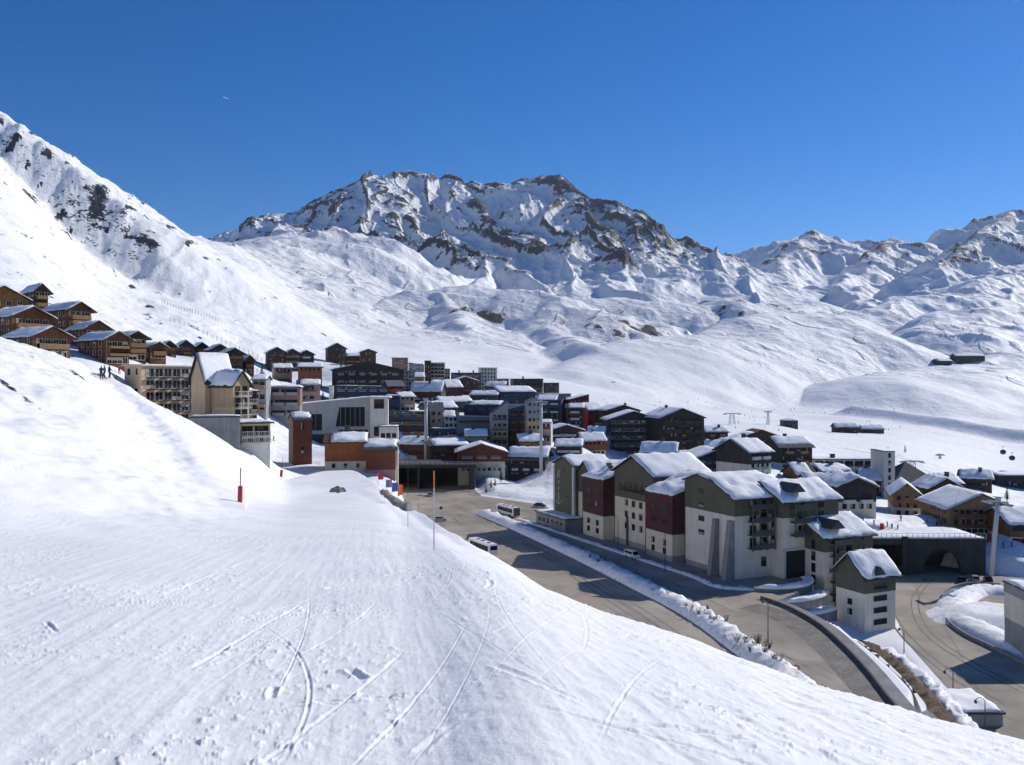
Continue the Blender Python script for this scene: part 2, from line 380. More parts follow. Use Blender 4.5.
# ------------------------------------------------------------------ materials
MATS={}
def nt(m):
    m.use_nodes=True; t=m.node_tree; return t,t.nodes,t.links
def mat(name,col,rough=.8,var=.12,scale=.35,bump=0,bscale=4,metal=0,kind=None,spec=.3):
    if name in MATS: return MATS[name]
    m=bpy.data.materials.new(name); t,n,l=nt(m)
    b=n['Principled BSDF']; b.inputs['Roughness'].default_value=rough; b.inputs['Metallic'].default_value=metal
    b.inputs['Specular IOR Level'].default_value=spec
    tc=n.new('ShaderNodeTexCoord'); 
    no=n.new('ShaderNodeTexNoise'); no.inputs['Scale'].default_value=scale; no.inputs['Detail'].default_value=5
    l.new(tc.outputs['Object'],no.inputs['Vector'])
    mr=n.new('ShaderNodeMapRange'); mr.inputs[1].default_value=.3; mr.inputs[2].default_value=.7
    mr.inputs[3].default_value=1-var; mr.inputs[4].default_value=1+var
    l.new(no.outputs['Fac'],mr.inputs[0])
    vm=n.new('ShaderNodeVectorMath'); vm.operation='SCALE'; vm.inputs[0].default_value=col[:3]
    l.new(mr.outputs[0],vm.inputs['Scale']); src=vm.outputs[0]
    if kind=='planks' or kind=='vplanks':
        w=n.new('ShaderNodeTexWave'); w.wave_type='BANDS'; w.bands_direction='Z' if kind=='planks' else 'X'
        w.inputs['Scale'].default_value=.9; w.inputs['Distortion'].default_value=.6; w.inputs['Detail'].default_value=2
        l.new(tc.outputs['Object'],w.inputs['Vector'])
        m2=n.new('ShaderNodeMapRange'); m2.inputs[3].default_value=.72; m2.inputs[4].default_value=1.12
        l.new(w.outputs['Fac'],m2.inputs[0])
        v2=n.new('ShaderNodeVectorMath'); v2.operation='SCALE'; l.new(src,v2.inputs[0]); l.new(m2.outputs[0],v2.inputs['Scale']); src=v2.outputs[0]
    if kind!='plain':
        mp=n.new('ShaderNodeMapping'); mp.inputs['Scale'].default_value=(1.6,1.6,.12); l.new(tc.outputs['Object'],mp.inputs[0])
        ns=n.new('ShaderNodeTexNoise'); ns.inputs['Scale'].default_value=1.0; ns.inputs['Detail'].default_value=5; ns.inputs['Roughness'].default_value=.65; l.new(mp.outputs[0],ns.inputs['Vector'])
        m3=n.new('ShaderNodeMapRange'); m3.inputs[1].default_value=.35; m3.inputs[2].default_value=.75; m3.inputs[3].default_value=1.04; m3.inputs[4].default_value=1-1.6*var
        l.new(ns.outputs['Fac'],m3.inputs[0]); v3=n.new('ShaderNodeVectorMath'); v3.operation='SCALE'; l.new(src,v3.inputs[0]); l.new(m3.outputs[0],v3.inputs['Scale']); src=v3.outputs[0]
    l.new(src,b.inputs['Base Color'])
    if bump:
        nb=n.new('ShaderNodeTexNoise'); nb.inputs['Scale'].default_value=bscale; nb.inputs['Detail'].default_value=6
        l.new(tc.outputs['Object'],nb.inputs['Vector'])
        bp=n.new('ShaderNodeBump'); bp.inputs['Strength'].default_value=1; bp.inputs['Distance'].default_value=bump
        l.new(nb.outputs['Fac'],bp.inputs['Height']); l.new(bp.outputs[0],b.inputs['Normal'])
    MATS[name]=m; return m
def M(k):
    if k in MATS: return MATS[k]
    T=dict(
     cream=((.64,.58,.45),.85,.10), white=((.66,.62,.53),.8,.10), offwhite=((.55,.54,.50),.85,.08),
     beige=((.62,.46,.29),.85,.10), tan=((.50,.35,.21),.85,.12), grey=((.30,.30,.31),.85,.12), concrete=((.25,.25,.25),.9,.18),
     darkconcrete=((.05,.05,.053),.9,.25), pinkbrown=((.30,.20,.16),.85,.12), stone=((.30,.27,.22),.9,.3),
     olive=((.105,.100,.070),.8,.14), red=((.080,.026,.026),.8,.15), brightred=((.42,.045,.02),.7,.1), redroof=((.14,.035,.03),.8,.15),
     navy=((.035,.055,.11),.6,.18), slate=((.065,.068,.075),.7,.2), damp=((.20,.18,.155),.75,.3), roof=((.055,.052,.050),.8,.2), greyroof=((.17,.18,.20),.7,.15),
     blueglass=((.05,.12,.20),.25,.15), orange=((.75,.16,.02),.6,.05), redplastic=((.55,.03,.03),.5,.05),
     metal=((.50,.51,.52),.45,.06), darkmetal=((.05,.05,.055),.5,.1), paintwhite=((.8,.8,.8),.4,.03), rubber=((.02,.02,.02),.8,.05),
     black=((.015,.015,.018),.6,.1), carblue=((.03,.05,.10),.3,.03), carsilver=((.35,.37,.40),.3,.03), cardark=((.03,.03,.035),.3,.03),
     jacketred=((.5,.03,.03),.8,.1), jacketblue=((.04,.10,.35),.8,.1), jacketblack=((.02,.02,.025),.8,.1), jacketyellow=((.6,.42,.04),.8,.1),
     pants=((.03,.03,.04),.8,.1), skin=((.55,.33,.24),.6,.05), helmet=((.08,.08,.09),.4,.05), bark=((.06,.045,.035),.9,.3),
     needle=((.025,.045,.022),.8,.4), twig=((.05,.038,.028),.9,.3), tent=((.62,.60,.47),.6,.05), earth=((.13,.085,.055),.95,.35),
     curtain=((.45,.42,.36),.8,.3), bannerblue=((.05,.12,.45),.7,.1), purple=((.25,.2,.4),.7,.1))
    if k in T: return mat(k,T[k][0],T[k][1],T[k][2],bump=.02 if k in('concrete','stone','darkconcrete') else 0)
    if k=='wood': return mat(k,(.24,.098,.045),.75,.25,.6,kind='planks')
    if k=='goldwood': return mat(k,(.36,.16,.045),.75,.2,.6,kind='planks')
    if k=='orangewood': return mat(k,(.33,.105,.035),.7,.2,.6,kind='vplanks')
    if k=='redwood': return mat(k,(.16,.05,.028),.7,.22,.6,kind='vplanks')
    if k=='darkwood': return mat(k,(.085,.052,.036),.8,.3,.6,kind='planks')
    if k=='blackwood': return mat(k,(.048,.040,.036),.8,.3,.6,kind='planks')
    if k=='lightwood': return mat(k,(.34,.21,.10),.8,.2,.6,kind='planks')
    if k=='glass': return mat(k,(.014,.017,.022),.2,.2,.5,spec=.12)
    if k=='roofsnow': return mat(k,(.87,.87,.87),.75,.02,.5,bump=.10,bscale=1.3,spec=.2,kind='plain')
    raise KeyError(k)

def snow_terrain_mat(name,far=False,near=False,mottled=False):
    m=bpy.data.materials.new(name); t,n,l=nt(m)
    b=n['Principled BSDF']; b.inputs['Specular IOR Level'].default_value=.25
    geo=n.new('ShaderNodeNewGeometry')
    at=n.new('ShaderNodeAttribute'); at.attribute_name='rock'
    def noise(s,d=6,r=.6,vec=None):
        q=n.new('ShaderNodeTexNoise'); q.inputs['Scale'].default_value=s; q.inputs['Detail'].default_value=d; q.inputs['Roughness'].default_value=r
        l.new(vec or geo.outputs['Position'],q.inputs['Vector']); return q.outputs['Fac']
    def math_(op,a,c=None,clamp=False):
        q=n.new('ShaderNodeMath'); q.operation=op; q.use_clamp=clamp
        for i,v in enumerate((a,c)):
            if v is None: continue
            if hasattr(v,'type') or hasattr(v,'is_linked'): l.new(v,q.inputs[i])
            else: q.inputs[i].default_value=v
        return q.outputs[0]
    def ramp(v,a,c,lo=0,hi=1):
        q=n.new('ShaderNodeMapRange'); q.interpolation_type='SMOOTHSTEP'
        l.new(v,q.inputs[0]); q.inputs[1].default_value=a; q.inputs[2].default_value=c; q.inputs[3].default_value=lo; q.inputs[4].default_value=hi
        return q.outputs[0]
    # snow colour: clean with faint old-snow tone
    sn=noise(.05 if far else .35,4)
    mixs=n.new('ShaderNodeMix'); mixs.data_type='RGBA'
    mixs.inputs['A'].default_value=(.83,.83,.835,1); mixs.inputs['B'].default_value=(.885,.88,.875,1); l.new(ramp(sn,.35,.65),mixs.inputs['Factor'])
    # rock
    rn=noise(.02 if far else .3,7,.65)
    mr_=n.new('ShaderNodeMix'); mr_.data_type='RGBA'
    mr_.inputs['A'].default_value=(.018,.021,.029,1); mr_.inputs['B'].default_value=(.052,.055,.068,1); l.new(ramp(rn,.35,.7),mr_.inputs['Factor'])
    # mask
    if far: v=math_('ADD',math_('MULTIPLY',math_('SUBTRACT',noise(.016,9,.75),.5),1.3),math_('MULTIPLY',math_('SUBTRACT',noise(.08,6,.7),.5),.8))
    else: v=math_('ADD',math_('MULTIPLY',math_('SUBTRACT',noise(.5 if near else .10,8 if near else 9,.7),.5),1.1),math_('MULTIPLY',math_('SUBTRACT',noise(1.8 if near else .4,5,.6),.5),.5))
    fac=ramp(math_('ADD',at.outputs['Fac'],v),.47,.56)
    if near: fac=None
    mx=n.new('ShaderNodeMix'); mx.data_type='RGBA'
    l.new(mixs.outputs['Result'],mx.inputs['A']); l.new(mr_.outputs['Result'],mx.inputs['B'])
    if fac is not None: l.new(fac,mx.inputs['Factor'])
    else: l.new(ramp(math_('ADD',at.outputs['Fac'],v),.47,.56),mx.inputs['Factor'])
    out=mx.outputs['Result']
    if mottled:
        md=n.new('ShaderNodeMix'); md.data_type='RGBA'; l.new(ramp(noise(1.1,7,.7),.50,.72),md.inputs['Factor']); l.new(out,md.inputs['A']); md.inputs['B'].default_value=(.42,.38,.33,1); out=md.outputs['Result']  # blends darker grey-brown patches into the snow, placed by noise
    l.new(out,b.inputs['Base Color'])
    b.inputs['Roughness'].default_value=.7
    bp=n.new('ShaderNodeBump'); bp.inputs['Strength'].default_value=1
    if far:
        h=math_('ADD',math_('MULTIPLY',noise(.035,7,.6),7.0),math_('MULTIPLY',math_('MULTIPLY',noise(.05,8,.7),at.outputs['Fac']),26.0)); bp.inputs['Distance'].default_value=1
    elif near:
        h=math_('ADD',math_('MULTIPLY',noise(30,6,.75),.005),math_('MULTIPLY',noise(6,6,.7),.012)); bp.inputs['Distance'].default_value=1
    else:
        h=math_('ADD',math_('MULTIPLY',noise(.5,6,.6),.35),math_('MULTIPLY',noise(.08,5,.6),1.4)); bp.inputs['Distance'].default_value=1
    l.new(h,bp.inputs['Height']); l.new(bp.outputs[0],b.inputs['Normal'])
    return m

# ------------------------------------------------------------------ mesh building
class MB:
    def __init__(s): s.v=[]; s.f=[]; s.m=[]
    def quad(s,a,b,c,d,m=0):
        i=len(s.v); s.v+=[a,b,c,d]; s.f.append((i,i+1,i+2,i+3)); s.m.append(m)
    def poly(s,pts,m=0):
        i=len(s.v); s.v+=list(pts); s.f.append(tuple(range(i,i+len(pts)))); s.m.append(m)
    def box(s,x0,x1,y0,y1,z0,z1,m=0):
        i=len(s.v)
        s.v+=[(x0,y0,z0),(x1,y0,z0),(x1,y1,z0),(x0,y1,z0),(x0,y0,z1),(x1,y0,z1),(x1,y1,z1),(x0,y1,z1)]
        for f in ((0,3,2,1),(4,5,6,7),(0,1,5,4),(1,2,6,5),(2,3,7,6),(3,0,4,7)):
            s.f.append(tuple(i+k for k in f)); s.m.append(m)
    def prism(s,poly2,y0,y1,m=0,axis='y'):
        """poly2: (x,z) outline CCW seen from -y, extruded along y"""
        n=len(poly2); i=len(s.v)
        if axis=='y':
            s.v+=[(x,y0,z) for x,z in poly2]+[(x,y1,z) for x,z in poly2]
        elif axis=='x':
            s.v+=[(y0,x,z) for x,z in poly2]+[(y1,x,z) for x,z in poly2]
        else:
            s.v+=[(x,z,y0) for x,z in poly2]+[(x,z,y1) for x,z in poly2]
        s.f.append(tuple(range(i,i+n))); s.m.append(m)
        s.f.append(tuple(range(i+2*n-1,i+n-1,-1))); s.m.append(m)
        for k in range(n):
            j=(k+1)%n; s.f.append((i+j,i+k,i+n+k,i+n+j)); s.m.append(m)
    def tube(s,pts,r,n=8,m=0,cap=True):
        pts=[Vector(p) for p in pts]; rs=r if isinstance(r,(list,tuple)) else [r]*len(pts)
        i0=len(s.v)
        up=Vector((0,0,1))
        for k,p in enumerate(pts):
            d=(pts[min(k+1,len(pts)-1)]-pts[max(k-1,0)]).normalized()
            a=d.cross(up if abs(d.z)<.95 else Vector((1,0,0))).normalized(); b=d.cross(a).normalized()
            for q in range(n):
                t=2*math.pi*q/n; w=p+(a*math.cos(t)+b*math.sin(t))*rs[k]; s.v.append(tuple(w))
        for k in range(len(pts)-1):
            for q in range(n):
                a=i0+k*n+q; b=i0+k*n+(q+1)%n; s.f.append((a,b,b+n,a+n)); s.m.append(m)
        if cap:
            s.f.append(tuple(i0+q for q in range(n))); s.m.append(m)
            e=i0+(len(pts)-1)*n; s.f.append(tuple(e+q for q in reversed(range(n)))); s.m.append(m)
    def mesh(s,name,mats,smooth=False):
        me=bpy.data.meshes.new(name); me.from_pydata([tuple(v) for v in s.v],[],s.f)
        for k in (mats if isinstance(mats,(list,tuple)) else [mats]): me.materials.append(M(k) if isinstance(k,str) else k)
        me.polygons.foreach_set('material_index',s.m)
        if smooth: me.polygons.foreach_set('use_smooth',[True]*len(s.f))
        bm=bmesh.new(); bm.from_mesh(me); bmesh.ops.recalc_face_normals(bm,faces=bm.faces); bm.to_mesh(me); bm.free()
        me.update(); return me
    def build(s,name,mats,parent=None,loc=(0,0,0),rot=0,smooth=False):
        return link(name,s.mesh(name,mats,smooth),parent,loc,rot)
def link(name,me,parent=None,loc=(0,0,0),rot=0):
    o=bpy.data.objects.new(name,me); COL.objects.link(o); o.location=loc
    if isinstance(rot,(tuple,list)): o.rotation_euler=rot
    elif rot: o.rotation_euler=(0,0,rot)
    if parent: o.parent=parent
    return o
def thing(name,label,cat,loc=(0,0,0),rot=0,group=None):
    o=bpy.data.objects.new(name,None); COL.objects.link(o); o.location=loc; o.rotation_euler=(0,0,rot); o.empty_display_size=.5
    return tag(o,label,cat,group)
def tag(o,label,cat,group=None,kind=None):
    o['label']=label; o['category']=cat
    if group: o['group']=group
    if kind: o['kind']=kind
    return o
def structure(o,label=None,kind='structure'):
    o['kind']=kind
    if label: o['label']=label
    return o
def copy_thing(o,loc,rot,label=None,group=None):
    c=o.copy(); COL.objects.link(c); c.location=loc; c.rotation_euler=(0,0,rot)
    if label: c['label']=label
    if group: c['group']=group
    for ch in o.children:
        d=ch.copy(); COL.objects.link(d); d.parent=c
        for g in ch.children:
            e=g.copy(); COL.objects.link(e); e.parent=d
    return c

# ------------------------------------------------------------------ snow lying on a roof
def snow_sheet(x0,x1,y0,y1,zf,th,seed,step=1.0,wig=.45,name='roof_snow',parent=None,patch=None):
    nx=max(4,min(26,int((x1-x0)/step))); ny=max(4,min(26,int((y1-y0)/step)))
    r=random.Random(seed); sx=r.random()*50
    mb=MB(); 
    gx=[x0+(x1-x0)*i/nx for i in range(nx+1)]; gy=[y0+(y1-y0)*j/ny for j in range(ny+1)]
    P=np.array([[(a,b) for b in gy] for a in gx])
    n1=fbm(P[...,0]/3.1+sx,P[...,1]/3.1,3,int(seed)%9)
    n2=fbm(P[...,0]/1.4+sx,P[...,1]/1.4+9,2,int(seed)%7)
    ex=np.minimum(np.arange(nx+1),nx-np.arange(nx+1)); ey=np.minimum(np.arange(ny+1),ny-np.arange(ny+1))
    e=np.minimum(ex[:,None],ey[None,:])
    top={};bot={}
    for i in range(nx+1):
        for j in range(ny+1):
            x,y=P[i,j]
            if e[i,j]==0:   # wander the outline a little
                x+= (1 if i==0 else -1 if i==nx else 0)*max(0,n2[i,j]+.25)*wig
                y+= (1 if j==0 else -1 if j==ny else 0)*max(0,n2[i,j]+.25)*wig
            k=(.45,.85,1)[min(2,e[i,j])]
            h=th*(k+(.55*n1[i,j]+.3*n2[i,j])*(e[i,j]>0))
            z=zf(x,y)
            top[i,j]=len(mb.v); mb.v.append((x,y,z+max(.08,h)))
            if e[i,j]==0: bot[i,j]=len(mb.v); mb.v.append((x,y,z-.03))
    for i in range(nx):
        for j in range(ny):
            mb.f.append((top[i,j],top[i+1,j],top[i+1,j+1],top[i,j+1])); mb.m.append(0)
    rim=[(i,0) for i in range(nx)]+[(nx,j) for j in range(ny)]+[(i,ny) for i in range(nx,0,-1)]+[(0,j) for j in range(ny,0,-1)]
    for k in range(len(rim)):
        a=rim[k]; b=rim[(k+1)%len(rim)]
        mb.f.append((top[a],bot[a],bot[b],top[b])); mb.m.append(0)
    return mb.build(name,['roofsnow'],parent,smooth=True)

# ------------------------------------------------------------------ window / balcony meshes shared between copies
_cache={}
def win_mesh(w,h,frame,curtained=0):  # variants: bare pane blind at the top
    k=('w',round(w,2),round(h,2),frame,curtained)
    if k not in _cache:
        mb=MB(); f=.09
        mb.box(-w/2-f,-w/2,-.07,.16,-f,h+f,0); mb.box(w/2,w/2+f,-.07,.16,-f,h+f,0)
        mb.box(-w/2,w/2,-.07,.05,h,h+f,0); mb.box(-w/2-.05,w/2+.05,-.14,.05,-f-.03,0,0)
        mb.box(-w/2,w/2,-.025,.05,0,h,1)
        if w>1.0: mb.box(-.035,.035,-.05,-.026,0,h,0)
        if curtained==1: mb.box(-w/2,w/2,-.032,-.026,0,h*.45,2)
        if curtained==2: mb.box(-w/2,-w/2+w*.38,-.032,-.026,0,h,2)
        if curtained==3: mb.box(-w/2,w/2,-.04,-.026,h*.55,h,0)
        _cache[k]=mb.mesh('window',[frame,'glass','curtain'])
    return _cache[k]
def balc_mesh(w,dp,rail,solid):
    k=('b',round(w,1),round(dp,1),rail,solid)
    if k not in _cache:
        mb=MB(); mb.box(-w/2,w/2,-dp,.0,-.16,0,0)
        if solid:
            mb.box(-w/2,w/2,-dp-.06,-dp,-.10,.95,1); mb.box(-w/2,-w/2+.06,-dp,0,0,.95,1); mb.box(w/2-.06,w/2,-dp,0,0,.95,1)
        else:
            mb.box(-w/2,w/2,-dp-.05,-dp,.9,1.0,1); mb.box(-w/2,w/2,-dp-.05,-dp,.12,.2,1)
            n=max(3,int(w/.35))
            for i in range(n+1):
                x=-w/2+(w-.06)*i/n; mb.box(x,x+.06,-dp-.04,-dp,-.1,.9,1)
            mb.box(-w/2,-w/2+.05,-dp,0,.9,1.0,1); mb.box(w/2-.05,w/2,-dp,0,.9,1.0,1)
        _cache[k]=mb.mesh('balcony',['offwhite' if rail in('white','metal','offwhite') else 'darkwood',rail])
    return _cache[k]

NWIN=0
def face_items(root,face,w,d,items,e=0):
    """items: list of (mesh,name,s,z) placed on a face of a w x d box; s is measured along the face"""
    for me,name,s,z in items:
        if face=='f': loc=(s,-.001-e,z); r=0
        elif face=='r': loc=(w+.001+e,s,z); r=math.pi/2
        elif face=='l': loc=(-.001-e,d-s,z); r=-math.pi/2
        else: loc=(w-s,d+.001,z); r=math.pi
        o=link(name,me,root,loc,r)

def building(name,label,cat,px,yb,D,ang,w,d,h,roof='gy',rise=2.5,bands=(('wood',1),),win=None,rwin=None,lwin=None,balc=None,rbalc=None,lbalc=None,
             over=.7,snow=.45,chim=0,group=None,ridge=.5,found=6,z=None,seed=None,frame='darkwood',roofmat='roof',cover=(0,1,0,1),X=None,Y=None,door=False,extra=None):
    """front-left corner stands at pixel column px, base row yb, depth D; ang = turn of the facade (deg); w x d x h metres"""
    if X is None:
        p=W(px,yb,D); X,Y,z0=p.x,p.y,p.z
        if z is not None: z0=z
    else: z0=z
    seed=seed if seed is not None else int(abs(X*13+Y*7))%997
    root=thing(name,label,cat,(X,Y,z0),math.radians(ang),group)
    r=random.Random(seed)
    # walls in bands
    if isinstance(bands,str): bands=((bands,1),)
    zp_=-found; n=len(bands)
    for i,(mt,fr) in enumerate(bands):
        z1=h*fr; e=.06*i
        mb=MB()
        if i<n-1: mb.box(-e,w+e,-e,d+e,zp_,z1)
        elif roof=='gy': mb.prism([(-e,zp_),(w+e,zp_),(w+e,h),(w*ridge,h+rise),(-e,h)],-e,d+e)
        elif roof=='gx': mb.prism([(-e,zp_),(d+e,zp_),(d+e,h),(d*ridge,h+rise),(-e,h)],-e,w+e,axis='x')
        elif roof=='sx': mb.prism([(-e,zp_),(w+e,zp_),(w+e,h+rise),(-e,h)],-e,d+e)
        elif roof=='sy': mb.prism([(-e,zp_),(d+e,zp_),(d+e,h+rise),(-e,h)],-e,w+e,axis='x')
        elif roof=='pyr': mb.box(-e,w+e,-e,d+e,zp_,h)
        else: mb.box(-e,w+e,-e,d+e,zp_,h)
        mb.build('wall',[mt],root)
        zp_=z1
    # roof
    o=over; T=.28
    def zf(x,y):
        if roof=='gy':
            t=x/w; return h+T+rise*(t/ridge if t<ridge else (1-t)/(1-ridge))
        if roof=='gx':
            t=y/d; return h+T+rise*(t/ridge if t<ridge else (1-t)/(1-ridge))
        if roof=='sx': return h+T+rise*x/w
        if roof=='sy': return h+T+rise*y/d
        if roof=='pyr': return h+T+rise*max(0,min(min(x+o,w+o-x)/(w/2+o),min(y+o,d+o-y)/(d/2+o)))
        return h+T
    mb=MB()
    if roof in('gy','gx'):
        a=w if roof=='gy' else d; b=d if roof=='gy' else w
        s1=rise/(a*ridge); s2=rise/(a*(1-ridge))
        pl=[(-o,h-o*s1+.02),(a*ridge,h+rise+.02),(a+o,h-o*s2+.02),(a+o,h-o*s2+T),(a*ridge,h+rise+T),(-o,h-o*s1+T)]
        mb.prism(pl,-o,b+o,axis='y' if roof=='gy' else 'x')
    elif roof=='sx': mb.prism([(-o,h-o*rise/w+.02),(w+o,h+rise+o*rise/w+.02),(w+o,h+rise+o*rise/w+T),(-o,h-o*rise/w+T)],-o,d+o)
    elif roof=='sy': mb.prism([(-o,h-o*rise/d+.02),(d+o,h+rise+o*rise/d+.02),(d+o,h+rise+o*rise/d+T),(-o,h-o*rise/d+T)],-o,w+o,axis='x')
    elif roof=='pyr':
        A=[(-o,-o,h+.02),(w+o,-o,h+.02),(w+o,d+o,h+.02),(-o,d+o,h+.02)]; ap=(w/2,d/2,h+T+rise)
        for k in range(4): mb.poly([A[k],A[(k+1)%4],ap])
        mb.poly(A[::-1])
    else:
        mb.box(-o,w+o,-o,d+o,h+.01,h+T); 
    rf=mb.build('roof',[roofmat],root)
    if snow:
        i=.10
        cx0,cx1,cy0,cy1=cover
        X0=-o+i+(w+2*o)*cx0; X1=-o-i+(w+2*o)*cx1; Y0=-o+i+(d+2*o)*cy0; Y1=-o-i+(d+2*o)*cy1
        # keep one grid line near the ridge by symmetric step
        snow_sheet(X0,X1,Y0,Y1,zf,snow*r.uniform(.85,1.2),seed,step=max(.8,(w+d)/26),parent=rf)
    for k in range(chim):
        cx=w*r.uniform(.25,.75); cy=d*r.uniform(.3,.7); cz=zf(cx,cy)
        mb=MB(); mb.box(cx-.6,cx+.6,cy-.5,cy+.5,cz-1,cz+1.7); mb.box(cx-.75,cx+.75,cy-.65,cy+.65,cz+1.7,cz+1.9,1)
        mb.build('chimney',['darkwood' if cat=='chalet' else 'slate','slate'],rf)
    # openings
    def rows(face,spec,L):
        if not spec: return
        nr,nc,ww,wh=spec[:4]; z0_=spec[4] if len(spec)>4 else 1.0; z1_=spec[5] if len(spec)>5 else h-.6
        m0=spec[6] if len(spec)>6 else .06
        fr=spec[7] if len(spec)>7 else frame; skip=spec[8] if len(spec)>8 else 0
        mes=[win_mesh(ww,wh,fr,q) for q in (0,0,0,1,2,3)]; it=[]
        for a in range(nr):
            zz=z0_+(z1_-z0_-wh)*(a/(nr-1) if nr>1 else .5)
            for b in range(nc):
                if skip and r.random()<skip: continue
                s=L*m0+(L*(1-2*m0))*(b+.5)/nc
                it.append((r.choice(mes),'window',s,zz))
        face_items(root,face,w,d,it,.06*(n-1))
    e=.06*(n-1)
    for face,sp,L in (('f',win,w),('r',rwin,d),('l',lwin,d)):
        if sp:
            for s1 in (sp if isinstance(sp,list) else [sp]):
                rows(face,s1,L)
    def bal(face,spec,L):
        if not spec: return
        nr,nc,dp,rail,solid,z0_,z1_=spec[:7]; m0=spec[7] if len(spec)>7 else .04; gap=spec[8] if len(spec)>8 else .12
        bw=L*(1-2*m0)/nc*(1-gap); me=balc_mesh(bw,dp,rail,solid); it=[]
        for a in range(nr):
            zz=z0_+(z1_-z0_)*(a/(nr-1) if nr>1 else 0)
            for b in range(nc): it.append((me,'balcony',L*m0+L*(1-2*m0)*(b+.5)/nc,zz))
        face_items(root,face,w,d,it,e)
    bal('f',balc,w); bal('r',rbalc,d); bal('l',lbalc,d)
    if door:
        mb=MB(); mb.box(-.55,.55,-.12,.02,-.05,2.1,0); mb.box(-.7,.7,-.09,.02,2.1,2.2,1); face_items(root,'f',w,d,[(mb.mesh('door',['darkwood',frame]),'door',w*.5,0)])
    if extra: extra(root,w,d,h)
    return root
# ------------------------------------------------------------------ terrain sheets
def terrain():
    q=Q
    us=np.concatenate([np.linspace(-1.25,-.66,60)[:-1],np.linspace(-.66,.66,int(1150*q)),np.linspace(.66,1.25,60)[1:]])
    def geo(a,b,n): return np.exp(np.linspace(math.log(a),math.log(b),n))
    bands=[('ski_slope',np.concatenate([geo(1.0,3,30)[:-1],geo(3,30,int(420*q))[:-1],geo(30,190,int(260*q))]),'near'),
           ('valley_ground',np.concatenate([geo(190,1250,int(330*q))]),'mid'),
           ('mountains',np.concatenate([geo(1250,2900,int(280*q))[:-1],np.linspace(2900,5000,int(300*q))[:-1],np.linspace(5000,6600,int(120*q))]),'far')]
    mats={'near':snow_terrain_mat('piste_snow',near=True),'mid':snow_terrain_mat('valley_snow'),'far':snow_terrain_mat('mountain_snow_rock',far=True)}
    for nm,ys,kd in bands:
        U,Y=np.meshgrid(us,ys,indexing='xy'); rk=[]
        Z=H(U,Y,True,rk); R_=rk[0]; X=U*Y
        nr,nc=Z.shape
        # slope for rock
        gy=np.gradient(Z,axis=0)/np.maximum(1e-6,np.gradient(Y,axis=0))
        gx=np.gradient(Z,axis=1)/np.maximum(1e-6,np.gradient(X,axis=1))
        gyy=gy-gx*U    # remove the shear of the radial grid
        sl=np.sqrt(gx*gx+gyy*gyy)
        rock=np.zeros_like(Z)
        if kd=='far':
            def blur(a,n,ax):
                k=np.hanning(n+2)[1:-1]; k/=k.sum(); p=[(0,0),(0,0)]; p[ax]=(n//2,n//2); a=np.pad(a,p,mode='edge'); out=0
                for i,w in enumerate(k): out=out+w*(a[i:i+Z.shape[0]] if ax==0 else a[:,i:i+Z.shape[1]])
                return out
            nb=max(5,int(13*q)|1); cv=Z-blur(blur(Z,nb,0),nb,1); nb2=max(9,int(33*q)|1); cv2=Z-blur(blur(Z,nb2,0),nb2,1)
            crest=sstep(.15,3.0,cv*1.0)*.5+sstep(0,12,cv2)*.5
            rock=R_*(sstep(.5,1.25,sl)*.28+crest*.46+.05)+R_*.16*fbm(X/420,Y/420,3,97)+.20*R_*sstep((500-512)/F,(600-512)/F,U)*sstep((720-512)/F,(640-512)/F,U)
            rock+=ROCKSPOTS(X,Y,U,Z,sl)
        elif kd=='mid':
            rock=R_*(.35+.5*sstep(.5,1.0,sl))
            rock+=ROCKSPOTS(X,Y,U,Z,sl)
        else:
            rock+=NEARROCK(X,Y,U)
        me=bpy.data.meshes.new(nm)
        co=np.stack([X,Y,Z],-1).reshape(-1,3).astype(np.float32)
        me.vertices.add(nr*nc); me.vertices.foreach_set('co',co.ravel())
        i=(np.arange(nr-1)[:,None]*nc+np.arange(nc-1)[None,:]).ravel()
        quads=np.stack([i,i+1,i+nc+1,i+nc],-1).astype(np.int32)
        nf=len(quads)
        me.loops.add(nf*4); me.loops.foreach_set('vertex_index',quads.ravel())
        me.polygons.add(nf); me.polygons.foreach_set('loop_start',np.arange(0,nf*4,4,dtype=np.int32))
        try: me.polygons.foreach_set('loop_total',np.full(nf,4,np.int32))
        except Exception: pass
        me.update(calc_edges=True)
        me.polygons.foreach_set('use_smooth',np.ones(nf,bool))
        a=me.attributes.new('rock','FLOAT','POINT'); a.data.foreach_set('value',rock.ravel().astype(np.float32))
        me.materials.append(mats[kd])
        o=link(nm,me); structure(o)
    # apron: ground beside and behind the viewpoint, just under the slope sheet
    gx=np.linspace(-60,60,81); gy=np.linspace(-60,25,58); XX,YY=np.meshgrid(gx,gy)
    yy=np.maximum(YY,1.0); uu=np.clip(XX/np.maximum(yy,np.abs(XX)/1.2),-1.2,1.2)
    yy=np.maximum(yy,np.abs(XX)/1.2)
    ZZ=H(uu,yy,False)-.25+np.where(YY<1,(1-YY)*.11,0)
    ZZ=np.where((YY>3)&(np.abs(XX)<.95*YY),ZZ-.4,ZZ)
    mb=MB(); nr,nc=ZZ.shape
    mb.v=[(float(a),float(b),float(c)) for a,b,c in zip(XX.ravel(),YY.ravel(),ZZ.ravel())]
    for j in range(nr-1):
        for i in range(nc-1): mb.f.append((j*nc+i,j*nc+i+1,(j+1)*nc+i+1,(j+1)*nc+i)); mb.m.append(0)
    structure(mb.build('snow_ground',[mats['near']],smooth=True))
def blob(U,Y,px,D,wpx,wd,amp):
    return amp*np.exp(-((U-(px-CX)/F)/(wpx/F))**2-((np.log(Y)-math.log(D))/wd)**2)
